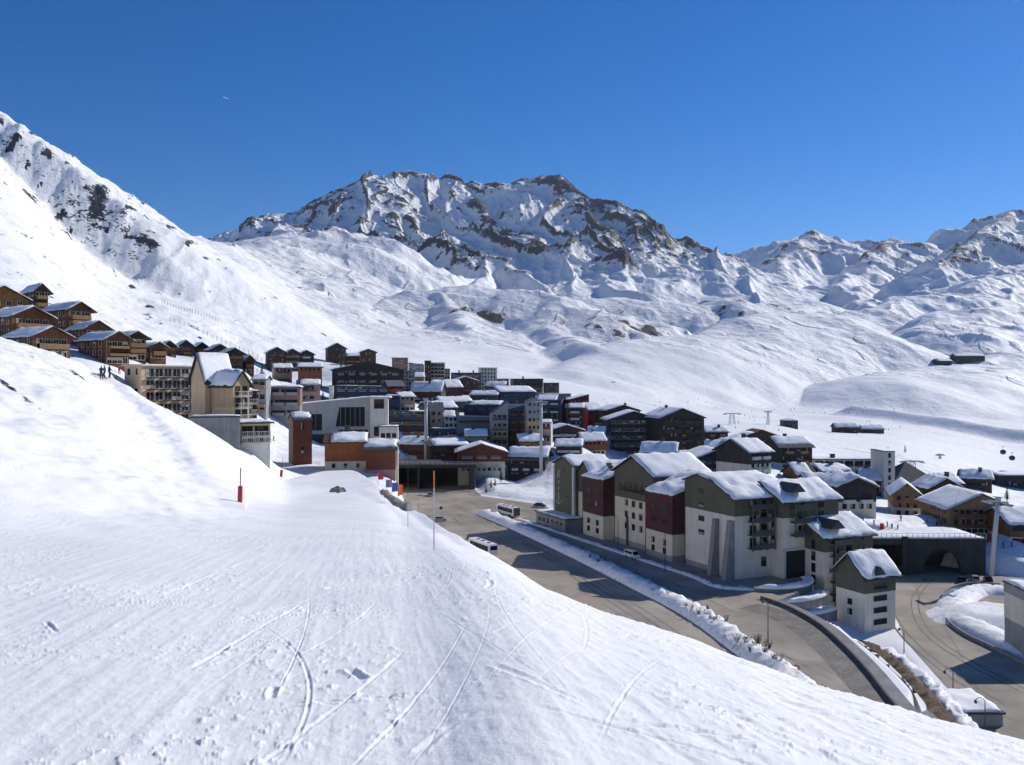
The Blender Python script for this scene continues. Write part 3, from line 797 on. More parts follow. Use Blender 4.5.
SPOTS_=[ # rock outcrops: px, depth, half width px, log depth width, amount
 (98,850,14,.035,.20),(118,815,16,.04,.24),(146,795,10,.03,.24),(85,830,30,.08,.12),(125,770,30,.1,.14),(60,700,30,.10,.12),(25,600,40,.14,.08),(20,255,12,.03,.25),(10,900,14,.03,.2),
 (100,560,40,.1,.06),(145,640,10,.05,.25),
 (475,1820,26,.045,.42),(455,1800,12,.03,.25),(590,1500,36,.05,.28),(620,1560,24,.05,.36),(640,1600,20,.05,.36),(665,1600,14,.05,.3),(545,1450,12,.04,.2),
 (735,2400,22,.04,.38),(770,2450,18,.03,.34),(800,2500,12,.03,.3),(700,2300,14,.04,.2),(660,2500,10,.03,.25),
 (965,1500,18,.02,.3),(945,1480,12,.02,.25),(920,850,8,.02,.2),(320,1150,12,.03,.3),(860,1100,10,.02,.2)]
PR=[(100,192,14,9,.30),(112,206,14,8,.26),(90,205,12,14,.26),(140,235,14,8,.34),(152,244,10,6,.34),(98,222,18,8,.16),(70,225,24,16,.10),(30,197,10,3,.30),(20,255,20,12,.08),(12,269,8,3,.4),(22,274,10,3,.36),
 (60,140,30,12,.08),(145,312,8,6,.30),(150,318,8,4,.3),(180,294,3,2,.4),(224,298,3,2,.4),(120,270,40,20,.06),(60,300,40,20,.08),(240,322,6,3,.3),(232,321,5,3,.3),
 (475,313,18,6,.5),(492,318,16,5,.5),(456,310,12,5,.34),(500,322,10,4,.4),(590,318,34,12,.22),(628,322,26,10,.40),(650,332,20,8,.40),(612,312,16,6,.3),(668,325,14,8,.34),(735,302,24,5,.44),(770,306,20,4,.4),(795,313,12,4,.34),(660,300,18,5,.24),(720,320,14,6,.26),(560,335,14,6,.2),
 (290,262,16,6,.2),(300,250,14,4,.2),(970,357,10,2,.3),(990,354,8,2,.3),(900,392,6,2,.3),(835,292,8,3,.3),(940,305,8,3,.25),(860,330,8,3,.2),(250,310,16,10,.08),(430,322,20,6,.12),(760,395,30,12,.05)]
_pc=[]
def ROCKSPOTS(X,Y,U,Z,sl):
    r=np.zeros_like(Z)
    if not _pc:
        for t in PR: _pc.append(pixrock(*t,260,6000))
    for px,D,a,b,c in _pc: r+=blob(U,Y,px,D,a,b,c*(1.35 if D>1250 else 1))*(.75+.8*perlin(X/(D*.018),Y/(D*.03),99))
    # sparse boulders everywhere on the slopes
    n=perlin(X/11,Y/17,91); n2=perlin(X/90,Y/120,92)
    r+=.42*sstep(.53,.63,n+.22*n2)*sstep(1500,800,Y)*sstep(.0,-.15,U)+.34*sstep(.52,.62,n+.22*n2)*sstep(1500,500,Y)*sstep(-.15,0,U)
    r+=.38*sstep(.54,.64,perlin(X/4,Y/6,94)+.2*n2)*sstep(-.2,-.35,U)*sstep(900,500,Y)
    r+=.26*sstep(.50,.60,perlin(X/34,Y/60,93)+.3*n2)*sstep(600,1000,Y)*sstep(3500,2500,Y)
    return r
def _y(px,D): return CY-gz((px-CX)/F*D,D)*F/D
def pixrock(px,py,wx,wy,amp,D0,D1):
    D=hit(px,py,D0,D1).y
    g=abs(_y(px,D*1.03)-_y(px,D*.97))/.06   # rows per unit of log depth
    return (px,D,wx,min(.25,max(.004,wy/max(g,5))),amp)
NR=[(2,381,10,4,.62),(14,391,9,3,.5),(26,400,8,3,.5),(40,410,8,3,.42),(55,421,9,3,.34),(68,370,9,3,.42),(77,375,8,2,.45),(30,355,6,2,.4),(40,360,7,2,.35),(2,345,4,2,.3),(147,421,5,2,.45),(165,440,6,2,.35),(175,446,6,2,.3),(100,450,14,2,.3),(118,458,10,2,.3),(205,462,6,2,.35),(215,470,6,2,.3),(338,492,4,3,.7)]
def NEARROCK(X,Y,U):
    r=np.zeros_like(X)
    for t in NR:
        px,D,a,b,c=pixrock(*t,18,185); r+=blob(U,Y,px,D,a,b,c)
    bank=sstep(-.26,-.40,U)*sstep(45,80,Y)
    r+=.34*sstep(.50,.62,perlin(X/1.3,Y/2.4,95)+.35*perlin(X/14,Y/18,96))*bank
    return r
# ------------------------------------------------------------------ the village: surveyed list of buildings
VB=[]   # (name,label,cat,pxl,pxr,ytop,ybase,D,ang,depth,kw)
def V(*a,**k): VB.append((a,k))
WD='wood chalets on the slope above the piste'
ch=dict(roof='gy',snow=.5,over=1.1,roofmat='darkwood',frame='cream',group=WD)
def chal(label,pxl,pxr,yt,yb,D,ang,d,rise,mt='wood',rows=3,**k):
    kk=dict(ch); kk.update(bands=((mt,1),),rise=rise,win=(rows,4,.9,1.1,.6,None),lwin=(rows,3,.8,1.0,.6,None),balc=(rows,1,1.2,'lightwood' if mt!='goldwood' else 'wood',True,2.3,None)); kk.update(k)
    V('chalet',label,'chalet',pxl,pxr,yt,yb,D,ang,d,**kk)
chal('brown chalet at the lower left edge with long snowy side roof and balconies',33,70,336,360,172,54,12,2.3)
chal('narrow tall brown chalet with pale terrace railing nearest the beige hotel',105,129,339,366,190,54,11,1.9)
chal('dark brown chalet squeezed behind the two front chalets',86,109,328,357,205,46,11,2.0,'wood')
chal('brown chalet with smooth snow roof in the middle of the hillside row',68,91,309,338,222,56,12,2.2)
chal('dark chalet with snow dusted roof at the top of the row',35,48,290,322,245,46,11,2.0,'darkwood')
chal('wide brown chalet at the left edge with cream window panels',12,52,316,348,190,54,13,2.6)
chal('golden wood chalet cut off by the left edge',-22,28,297,332,215,46,13,3.6,'goldwood',rows=2,balc=None)
chal('small dark chalet stepping down right of the narrow chalet',127,146,337,362,215,46,10,1.6,'darkwood',rows=2)
chal('brown chalet with thick snow roof behind the skiers by the beige hotel',150,166,347,364,225,46,10,1.4,'wood',rows=1)
dk=dict(roof='gy',snow=.6,over=1.2,roofmat='slate',frame='lightwood',group='dark chalets below the snow fences')
for i,(a,b,yt,yb,D,lab) in enumerate([(163,176,346,358,300,'small dark chalet with white roof left of the row behind the beige hotel'),
    (180,192,345,357,330,'dark gabled chalet second in the row behind the beige hotel'),
    (196,208,347,358,340,'dark chalet with pointed snowy gable above the beige hotel roof'),
    (212,228,349,361,330,'broad dark chalet above the steep snow roof of the beige hotel'),
    (226,243,353,366,310,'dark wooden chalet with wide snowy eaves right of the beige hotel roof'),
    (245,254,360,374,320,'thin dark chalet beside the grey flats at the end of the row')]):
    V('chalet',lab,'chalet',a,b,yt,yb,D,30,10,bands=(('darkwood' if i%2 else 'blackwood',1),),rise=1.6,win=(2,3,.9,1.0,.6,None),balc=(1,1,1.0,'wood',True,2.6,None),**dk)
# beige hotel
V('hotel','beige hotel with columns of dark balconies standing above the piste','hotel',141,209,366,440,182,62,5,roof='flat',snow=.3,over=.5,bands=(('beige',1),),roofmat='offwhite',frame='offwhite',
  win=[(6,5,1.7,1.9,.8,None)],balc=(6,5,1.0,'darkmetal',False,.7,None,.05,.35),lwin=(4,2,.8,1.2,1,None))
V('hotel','beige hotel wing with plain wall and steep snow covered roof','hotel',205,233,378,440,176,60,4,roof='gx',rise=3.6,snow=.5,over=.6,bands=(('beige',1),),win=(3,1,2.2,.4,2.4,None),group='beige hotel wings')
V('hotel','beige hotel wing with narrow gabled front and white balcony bars','hotel',233,249,384,446,174,60,6,roof='gy',rise=2.4,snow=.5,over=.7,bands=(('beige',.62),('tan',1)),win=(5,2,1.0,1.7,.8,None),balc=(5,1,1.2,'offwhite',False,.5,None),group='beige hotel wings')
V('hotel','slim rust red hotel wing with balconies behind the narrow beige gable','hotel',246,257,392,440,182,46,10,roof='flat',snow=.4,over=.4,bands=(('redwood',1),),win=(4,2,.9,1.6,1,None),balc=(4,1,1.0,'offwhite',False,.8,None))
V('hotel','low curved beige terrace block with wooden panels and white base','hotel',240,270,424,452,168,28,10,roof='flat',snow=.5,over=.7,bands=(('offwhite',.30),('beige',1)),win=[(2,5,.9,1.5,1.9,None)],balc=(2,5,1.1,'offwhite',False,1.7,None,.02,.03),group='beige hotel wings')
V('retaining_wall','smooth white side wall stepping down the bank below the beige hotel','wall',190,240,418,455,163,18,2,roof='flat',snow=.45,over=.1,bands=(('concrete',1),))
# rust brown timber building at the end of the piste
V('timber_building','rust brown timber building with cream base at the foot of the piste','building',325,366,443,472,198,8,12,roof='gx',rise=1.2,snow=.7,over=.5,bands=(('cream',.36),('orangewood',1)),win=(1,3,.5,.7,.8,2.0),lwin=(1,3,.7,.9,1,2.3),roofmat='redwood',group='rust brown timber buildings by the piste',chim=1)
V('timber_building','lower rust brown timber annex with two snowy roofs right of the timber building','building',366,395,450,475,196,6,11,roof='gx',rise=1.2,snow=.8,over=.6,bands=(('pinkbrown',.2),('redwood',1)),group='rust brown timber buildings by the piste')
V('timber_building','rounded dark rust timber tower in front of the long white terminal','building',293,312,421,462,212,20,10,roof='gx',rise=1.2,snow=.7,over=.2,bands=(('redwood',1),),win=(2,1,.6,1.8,2,None),group='rust brown timber buildings by the piste')
# long white terminal
def term(root,w,d,h):
    mb=MB(); mb.box(-.3,w*.54,-.05,.02,-6,h*.98); mb.build('cladding',['slate'],root)
    mb=MB()
    for z0,z1,x0,x1 in ((.50*h,1.02*h,w*.66,w*.94),(.10*h,.42*h,w*.64,w*.97),(.40*h,.84*h,w*.41,w*.53),(.36*h,.84*h,w*.18,w*.31)):
        mb=MB(); mb.prism([(x0,z0),(x1,z0),(x1,z1),(x0+(x1-x0)*.12,z1-.1)],-.09,.05); 
        n=int((x1-x0)/1.6)
        for i in range(1,n): xx=x0+(x1-x0)*i/n; mb.box(xx-.05,xx+.05,-.14,-.09,z0,z1-.2,1)
        mb.build('window',['glass' if x0>w*.25 else 'blueglass','offwhite'],root)
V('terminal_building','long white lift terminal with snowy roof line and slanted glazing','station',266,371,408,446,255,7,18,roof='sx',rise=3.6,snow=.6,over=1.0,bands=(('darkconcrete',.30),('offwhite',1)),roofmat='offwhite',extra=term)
V('terminal_building','white end tower of the lift terminal with brown window panels','station',370,388,398,440,250,7,14,roof='flat',snow=.4,over=1.3,bands=(('white',1),),roofmat='offwhite',win=(2,1,3.4,3.2,1.5,None),group=None)
V('terminal_building','low white annex with three square windows beside the lift terminal','station',379,398,427,441,246,6,8,roof='flat',snow=.2,over=.2,bands=(('white',1),),win=(1,3,1.2,1.3,.9,3))
# flats behind the terminal
V('apartment_block','brown grey flats with wide balconies and snowy roof left of the navy building','flats',257,300,388,418,300,10,12,roof='flat',snow=.8,over=.5,bands=(('grey',.4),('pinkbrown',1)),win=(3,4,1.6,1.3,1,None),balc=(3,3,1.2,'grey',True,.8,None))
V('apartment_block','pinkish plain flats with thick snow roof next to the brown grey flats','flats',297,320,385,412,305,12,12,roof='gx',rise=1.5,snow=.8,over=.5,bands=(('pinkbrown',1),),win=(2,1,1.4,1.2,1.4,None,.7))
V('apartment_block','grey flats half hidden behind the narrow beige gable','flats',252,266,380,415,290,5,9,roof='gx',rise=1,snow=.7,over=.5,bands=(('grey',1),),win=(3,2,1.2,1.3,1,None))
V('chalet','orange wooden chalet among conifers above the brown grey flats','chalet',274,292,368,385,400,20,12,roof='gx',rise=1.6,snow=.5,over=.8,bands=(('tan',1),),win=(2,4,1,1.2,1,None))
V('chalet','bright orange timber house left of the dark conifers','chalet',298,322,367,386,395,12,12,roof='gx',rise=1.5,snow=.5,over=.8,bands=(('orangewood',1),),win=(2,4,1,1.2,1,None))
dc=dict(roof='gy',snow=.5,over=1.2,roofmat='slate',frame='lightwood')
V('chalet','large dark chalet with pointed gable at the left of the upper cluster','chalet',268,286,352,374,470,22,14,rise=3,bands=(('blackwood',1),),win=(3,4,1.1,1.3,1,None),group='upper dark chalet cluster',**dc)
V('chalet','dark chalet with brown gable in the middle of the upper cluster','chalet',285,300,353,372,480,22,14,rise=2.6,bands=(('darkwood',1),),win=(3,4,1.1,1.3,1,None),group='upper dark chalet cluster',**dc)
V('chalet','dark chalet at the right end of the upper cluster','chalet',299,314,354,372,485,22,14,rise=2.4,bands=(('blackwood',1),),win=(3,4,1.1,1.3,1,None),group='upper dark chalet cluster',**dc)
V('chalet','brown chalet with patchy snow roof standing alone highest in the village','chalet',328,346,348,364,540,20,13,rise=3.6,bands=(('darkwood',1),),win=(3,4,1.1,1.3,1,None),**dc)
V('chalet','low brown chalet right of the highest chalet with long snow roof','chalet',345,362,356,366,520,10,12,roof='gx',rise=1.6,snow=.6,over=1,roofmat='slate',bands=(('darkwood',1),),win=(1,4,1.1,1.3,.8,2.6))
V('chalet','small brown chalet with low gable right of the highest chalet','chalet',361,376,352,368,500,14,12,rise=1.8,bands=(('darkwood',1),),win=(2,4,1.1,1.3,1,None),**dc)
# big black chalet + navy building
V('apartment_block','huge black timber residence with shallow gable in the upper village','flats',332,404,370,394,400,6,18,roof='gy',rise=4.5,snow=.6,over=1.2,roofmat='slate',bands=(('blackwood',1),),win=(3,16,1.1,1.2,1,None),cover=(0,.3,0,1),frame='lightwood')
V('apartment_block','brown flats with navy metal top and rows of pale windows','flats',333,392,386,412,345,5,15,roof='sx',rise=-.5,snow=.35,over=.5,roofmat='navy',bands=(('redwood',.62),('navy',1)),win=[(3,10,1.3,1.2,.8,None)],frame='offwhite',cover=(0,1,.5,1))
V('wall_panel','white vertical wall panel at the left end of the navy topped flats','wall',329,333,386,412,340,5,3,roof='flat',snow=0,over=0,bands=(('white',1),))
V('apartment_block','small red balconied house with grey roof right of the navy topped flats','flats',389,404,386,405,345,8,12,roof='gx',rise=2,snow=.0,over=.7,roofmat='greyroof',bands=(('redwood',1),),win=(2,4,1.1,1.2,1,None),balc=(2,1,1.2,'brightred',True,1,None))
V('tower_block','grey tower of flats with pale window columns behind the terminal tower','flats',402,415,371,400,430,8,12,roof='flat',snow=.2,over=.3,bands=(('grey',1),),win=(8,4,1.0,1.3,1,None),frame='offwhite')
V('tower_block','pink brown tower with white stair shaft behind the grey tower','flats',392,408,358,388,520,8,12,roof='flat',snow=.2,over=.3,bands=(('pinkbrown',1),),win=(7,4,1.0,1.3,1,None),frame='offwhite')
V('tower_block','dull grey flats between the pink brown tower and the dark tower','flats',409,424,363,390,520,8,12,roof='sx',rise=-1.5,snow=.3,over=.3,bands=(('slate',.5),('grey',1)),win=(6,5,1.0,1.3,1,None),frame='offwhite')
V('tower_block','tall dark brown tower standing left of the cream banded tower','flats',425,431,361,390,520,8,8,roof='flat',snow=.1,over=.3,bands=(('darkwood',1),),win=(7,2,1.0,1.3,1,None))
V('tower_block','cream and brown banded tower at the upper middle of the village','flats',430,445,363,393,525,8,12,roof='flat',snow=.2,over=.3,bands=(('offwhite',1),),win=(8,4,1.5,1.0,1,None),balc=(8,3,.9,'darkwood',True,.9,None))
V('tower_block','small brown flats attached to the right of the cream banded tower','flats',444,450,369,390,530,8,10,roof='flat',snow=.2,over=.3,bands=(('pinkbrown',1),),win=(6,2,1.0,1.3,1,None))
V('apartment_block','dark blue timber building with cream lower floors behind the white annex','flats',388,427,411,440,325,6,14,roof='sx',rise=-.6,snow=.3,over=.4,roofmat='navy',bands=(('grey',.28),('blackwood',.7),('navy',1)),win=[(3,9,1.6,.9,2.4,None)],frame='offwhite',cover=(.5,1,0,1))
V('apartment_block','dark house with small beige gable above the dark blue timber building','flats',386,400,396,412,330,6,12,roof='flat',snow=.5,over=.5,bands=(('navy',1),),win=(2,3,1.2,1,1,None))
V('house','small beige house with snowy gable behind the dark blue timber building','house',400,415,397,412,335,8,10,roof='gx',rise=1.6,snow=.6,over=.7,bands=(('tan',1),),win=(2,3,1,1.1,.8,None))
V('house','narrow beige house with bare grey roof left of the first white mast','house',430,443,411,432,335,10,10,roof='gx',rise=3,snow=0,over=.6,roofmat='greyroof',bands=(('tan',1),),win=(3,2,.9,1.3,1,None))
V('pavilion','flat snow capped pavilion in front of the narrow beige house','pavilion',433,457,429,436,330,8,10,roof='flat',snow=.7,over=1.2,bands=(('navy',1),),win=(1,5,1.2,.9,.5,1.8))
V('house','brown house with broad white roof right of the towers','house',411,441,391,404,420,8,14,roof='gx',rise=4.0,snow=.8,over=1,bands=(('darkwood',1),),win=(1,6,1,1.2,1,3))
V('house','dark low house with snow roof left of the twin gables','house',436,462,387,400,450,6,12,roof='gx',rise=3,snow=.8,over=1,bands=(('darkwood',1),),win=(1,6,1,1.2,1,3))
V('chalet','dark chalet with two arched snowy gables in the upper middle village','chalet',453,478,381,396,500,12,13,roof='gy',rise=2.6,snow=.8,over=1.2,roofmat='slate',bands=(('darkwood',1),),win=(2,5,1,1.2,1,None),balc=(1,1,1,'wood',True,3.4,None))
V('apartment_block','long dark flats behind the two arched gables','flats',451,481,373,386,580,4,12,roof='flat',snow=.25,over=.3,bands=(('slate',1),),win=(3,8,1.2,1.1,1,None),chim=2)
V('tower_block','pale concrete tower with dark window strips and flat top','flats',480,497,368,390,590,8,13,roof='flat',snow=.1,over=.6,bands=(('offwhite',1),),win=(6,4,1.0,1.8,1,None),roofmat='slate')
V('apartment_block','small grey flats right of the pale concrete tower','flats',497,509,379,390,590,8,12,roof='flat',snow=.3,over=.4,bands=(('grey',1),),win=(3,4,1.2,1.1,1,None))
V('apartment_block','long low dark flats with chimney box on the upper edge of the village','flats',513,543,379,393,600,10,13,roof='flat',snow=.1,over=.5,bands=(('grey',.5),('slate',1)),win=(4,9,1.2,1.1,1,None),balc=(3,3,1,'darkwood',True,1.5,None),chim=1)
V('apartment_block','square dark block at the right end of the upper village edge','flats',546,559,383,397,590,8,12,roof='flat',snow=.0,over=.3,bands=(('grey',.3),('slate',1)),win=(3,4,1.2,1.1,1,None))
V('apartment_block','grey terraced flats below the square dark block','flats',545,571,394,408,540,8,12,roof='flat',snow=.25,over=.5,bands=(('pinkbrown',1),),win=(3,8,1.2,1.1,1,None),balc=(3,4,1,'grey',True,.8,None))
V('apartment_block','navy hall with broad snow roof and pale end wall above the blue building','hall',500,535,392,412,440,8,18,roof='gx',rise=2.2,snow=.9,over=.8,roofmat='navy',bands=(('offwhite',.4),('navy',1)),win=(2,4,1.4,1.1,1,None,.5))
V('house','dark blue roofed house right of the navy hall','house',537,561,400,425,430,8,14,roof='gx',rise=2.0,snow=.35,over=.8,roofmat='navy',bands=(('darkwood',.5),('navy',1)),win=(3,7,1.1,1.2,1,None))
V('house','low brown house with patchy snow between the towers and the blue building','house',470,497,395,407,440,4,12,roof='gx',rise=1.6,snow=.8,over=.9,bands=(('darkwood',1),),win=(1,7,1,1,.8,2.4))
V('house','long low house with drooping snow roof left of the blue building','house',440,472,402,412,400,4,12,roof='gx',rise=1.8,snow=.9,over=.9,bands=(('slate',1),),win=(1,7,1,1,.8,2.4))
V('house','navy house with rounded window under a drift of snow','house',428,457,408,424,360,4,12,roof='gx',rise=2,snow=.8,over=.8,roofmat='navy',bands=(('navy',1),),win=(2,5,1,1,.8,None))
# blue central buildings
V('apartment_block','blue metal clad building with two step roof and orange lower wall','flats',457,491,417,441,330,6,16,roof='sx',rise=-.3,snow=.0,over=.4,roofmat='navy',bands=(('darkwood',.28),('blueglass',1)),win=(1,6,1.4,.9,1,2.6))
V('apartment_block','upper blue storey with snow on top behind the blue metal clad building','flats',464,499,405,430,350,6,12,roof='gx',rise=1.3,snow=.7,over=.4,roofmat='navy',bands=(('navy',1),),win=(1,3,1.4,.9,6,8))
V('apartment_block','stepped gable tower grey above and orange below beside the blue building','flats',491,508,414,446,322,6,8,roof='sx',rise=5.5,snow=0,over=.15,roofmat='greyroof',bands=(('tan',.52),('grey',1)),win=(4,2,1.3,1.1,1,None),frame='slate')
V('apartment_block','tall dark blue block with slanted roof between the two stepped towers','flats',507,530,410,444,326,6,12,roof='sx',rise=2.6,snow=0,over=.3,roofmat='navy',bands=(('darkwood',.62),('navy',1)),win=(4,4,1.0,1.1,1,None))
V('tower_block','slim beige tower with grey pointed top left of the second white mast','flats',527,541,402,446,318,6,9,roof='gy',rise=1.7,snow=0,over=.1,roofmat='greyroof',bands=(('tan',.58),('grey',1)),win=(6,3,.8,1.1,1,None),frame='slate')
V('house','small white house with dark roof right of the slim beige tower','house',541,551,423,443,322,6,9,roof='gx',rise=1,snow=.3,over=.3,bands=(('offwhite',1),),win=(2,2,.8,1.1,1,None))
# central wooden chalet etc
V('chalet','wooden chalet with long white roof slope and cream window band above the underpass','chalet',458,505,452,474,292,4,20,roof='gy',rise=3.2,snow=.7,over=1.6,ridge=.5,roofmat='wood',bands=(('cream',.55),('redwood',1)),win=[(1,8,1.1,1.1,1.0,3)],chim=0)
V('hall','low dark hall with broad flat snow roof left of the wooden chalet','hall',430,468,446,459,303,4,22,roof='gx',rise=1.4,snow=1.0,over=1,bands=(('darkwood',1),),win=(1,8,1.2,1,1,3),group=None)
V('house','dark house with thick snow roof left of the second white mast','house',508,545,459,476,300,4,16,roof='gx',rise=3.2,snow=1.1,over=1.2,bands=(('blackwood',1),),win=(2,7,1.2,1.1,1,None))
V('chalet','dark chalet with low gable right of the second white mast','chalet',549,584,431,452,340,12,14,roof='gy',rise=2.6,snow=.8,over=1.2,bands=(('blackwood',.5),('darkwood',1)),win=(2,6,1.1,1.2,1,None),roofmat='slate')
V('house','small snow buried house in front of the low gabled dark chalet','house',556,581,446,458,310,8,12,roof='gx',rise=1.8,snow=1.1,over=1,bands=(('darkwood',1),),win=(1,5,1.1,1.2,.8,2.6))
V('apartment_block','dark stepped flats with snowy terraces left of the red building','flats',566,584,408,438,400,8,12,roof='gx',rise=1.6,snow=.6,over=.6,bands=(('darkwood',1),),win=(4,4,1.1,1.2,1,None))
V('apartment_block','tall maroon block with slanted roof behind the bright red block','flats',569,589,400,432,430,20,10,roof='sx',rise=3,snow=.2,over=.3,roofmat='redroof',bands=(('red',1),),win=(4,3,1.0,1.2,1,None),frame='pinkbrown')
V('apartment_block','bright red block with stepped snow covered roofs','flats',588,606,411,436,415,10,14,roof='sy',rise=4,snow=.7,over=.4,roofmat='redroof',bands=(('brightred',1),),win=(2,2,.9,1.0,2,None))
V('chalet','brown chalet with two gables and snow right of the bright red block','chalet',606,640,411,436,405,18,16,roof='gy',rise=3.0,snow=.6,over=1,bands=(('tan',.5),('darkwood',1)),win=(4,6,1.0,1.2,1,None),lwin=(4,4,1,1.2,1,None),balc=(2,2,1,'wood',True,3,None),chim=1)
V('hotel','wide black hotel with pale lit windows and shallow gable','hotel',608,660,420,456,375,4,20,roof='gy',rise=4.2,snow=.7,over=1.2,roofmat='darkwood',bands=(('blackwood',1),),win=(5,12,1.3,1.3,.8,None),frame='cream')
V('hotel','tall black hotel wing with wooden balconies on a stone base','hotel',660,704,418,460,362,14,24,roof='gy',rise=4.4,snow=.8,over=1.2,roofmat='darkwood',bands=(('stone',.22),('blackwood',1)),win=(5,8,1.2,1.4,.8,None),balc=(4,4,1.4,'darkwood',True,4,None),chim=1)
V('chalet','dark blue chalet with broad snowy gable right of the black hotel','chalet',692,744,460,482,285,6,18,roof='gy',rise=3.6,snow=.6,over=1.4,roofmat='slate',bands=(('navy',1),),win=(3,8,1.0,1.0,.6,None),frame='offwhite',balc=(2,1,1.0,'navy',True,2,None))
V('house','dark house with hipped snow roof behind the dark blue chalet','house',730,757,443,462,330,6,14,roof='pyr',rise=2.6,snow=.7,over=1.2,bands=(('navy',1),),win=(2,6,1.0,1.0,1,None))
V('house','dark red roofed house on the upper piste side of the village','house',740,784,438,448,400,4,14,roof='gy',rise=4.0,snow=.3,over=1,roofmat='redroof',bands=(('darkwood',1),),win=(1,8,1.0,1.0,1,2.8),cover=(0,.35,0,1))
V('chalet','cream and black chalet with chimney on a sharp snowy roof','chalet',749,771,452,480,268,30,16,roof='gx',rise=3.0,snow=.6,over=1.2,roofmat='slate',bands=(('cream',.55),('blackwood',1)),win=(3,3,.9,1.1,.8,None),rwin=(3,4,.9,1.1,.8,None),chim=1,frame='slate')
V('chalet','black chalet with wide snow roof right of the cream and black chalet','chalet',780,812,447,470,310,10,14,roof='gx',rise=2.6,snow=.8,over=1.0,bands=(('cream',.3),('blackwood',1)),win=(3,6,1,1.1,.8,None),chim=1)
V('hotel','long hotel of cream piers and dark arched balconies','hotel',812,886,460,492,325,0,14,roof='flat',snow=.5,over=.4,bands=(('offwhite',1),),win=(4,7,3.2,2.1,.5,None,.03),balc=(4,7,.8,'darkwood',True,.4,None,.03,.3),frame='darkwood',chim=2)
V('tower_block','pale end tower of the long hotel with small dark windows','flats',884,895,452,500,322,0,12,roof='flat',snow=.1,over=.1,bands=(('offwhite',1),),win=(6,1,.7,1.3,2,None),chim=0,frame='slate')
V('house','dark timber house with heavy snow roof above the ski crossing','house',808,838,486,508,262,-6,14,roof='gx',rise=2.0,snow=1.0,over=.9,bands=(('darkwood',1),),win=(2,6,1,1.1,.8,None))
V('house','black and cream house under a rounded snow roof beside the ski crossing','house',838,876,487,512,252,4,16,roof='gy',rise=2.4,snow=1.2,over=.9,bands=(('cream',.4),('blackwood',1)),win=(1,4,1,1.1,.8,2.4))
V('house','low house behind the snow roofed timber house below the long hotel','house',822,850,472,490,290,0,10,roof='gx',rise=1.4,snow=.9,over=.8,bands=(('darkwood',1),),win=(1,5,1,1.1,.8,2.4))
V('house','snow roofed house with chimney behind the cream gabled apartment wing','house',641,676,452,480,300,8,12,roof='gx',rise=3.0,snow=.9,over=.9,bands=(('darkwood',1),),win=(2,6,1,1.1,.8,None),chim=1)
# small snow laden houses filling the lanes between the larger ones
fl=dict(roof='gx',over=.9,chim=1)
V('house','tiny brown house in the dip left of the dark blue chalet gable','house',677,691,458,470,300,10,9,rise=2,snow=.8,bands=(('wood',1),),win=(1,4,1,1.1,.8,2.4),**fl)
V('house','low beige house between the black hotel and the dark blue chalet','house',706,726,448,460,335,-14,10,rise=2,snow=.8,bands=(('tan',1),),win=(1,5,1,1.1,.8,2.4),**fl)
V('house','brown house with wide snowy eaves left of the long hotel','house',797,815,474,490,285,12,10,rise=2.4,snow=.8,bands=(('cream',.4),('wood',1)),win=(2,4,1,1.1,.8,None),**fl)
V('house','dark timber house peeking between the long hotel and its pale tower foot','house',862,884,480,494,288,-10,10,rise=2.2,snow=.9,bands=(('darkwood',1),),win=(1,5,1,1.1,.8,2.4),**fl)
V('house','orange timber house behind the tall olive tower wing','house',583,606,441,456,330,14,11,rise=2.6,snow=.8,bands=(('cream',.35),('orangewood',1)),win=(2,5,1,1.1,.8,None),**fl)
V('house','grey house with deep snow roof left of the wide black hotel','house',588,609,434,447,350,-12,10,rise=2.4,snow=.9,bands=(('grey',1),),win=(2,5,1,1.1,.8,None),**fl)
V('house','brown house stepping down under the slim beige tower','house',520,542,441,454,312,12,9,rise=2,snow=.8,bands=(('wood',1),),win=(1,5,1,1.1,.8,2.4),**fl)
V('house','beige house in front of the blue metal clad building','house',466,487,436,447,316,10,9,rise=2,snow=.7,bands=(('tan',1),),win=(1,5,1,1.1,.8,2.4),**fl)
V('house','rust red house below the dark blue timber building','house',400,424,444,456,312,-12,10,rise=2,snow=.7,bands=(('redwood',1),),win=(1,6,1,1.1,.8,2.4),**fl)
V('house','pale house tucked right of the narrow beige house','house',444,458,417,428,335,12,9,rise=2,snow=.7,bands=(('offwhite',1),),win=(2,3,1,1.1,.8,None),**fl)
V('house','wooden house high behind the navy topped flats','house',404,424,377,387,470,12,10,rise=2,snow=.8,bands=(('wood',1),),win=(1,5,1,1.1,.8,2.4),**fl)
V('house','brown house between the navy hall and the upper flats','house',486,504,386,396,470,-14,10,rise=2,snow=.8,bands=(('wood',1),),win=(1,5,1,1.1,.8,2.4),**fl)
V('house','small dark house right of the long dark hall on the piste side','house',706,728,432,441,420,12,10,rise=2,snow=.8,bands=(('darkwood',1),),win=(1,5,1,1.1,.8,2.4),**fl)
V('house','long brown shed behind the beige wooden chalets','house',962,992,478,487,345,-8,10,rise=2,snow=.8,bands=(('darkwood',1),),win=(1,6,1,1.1,.8,2.4),**fl)
V('house','small beige chalet right of the glazed pyramid roof','house',944,962,484,497,320,14,10,rise=2.2,snow=.7,bands=(('lightwood',1),),win=(1,4,1,1.1,.8,2.4),**fl)
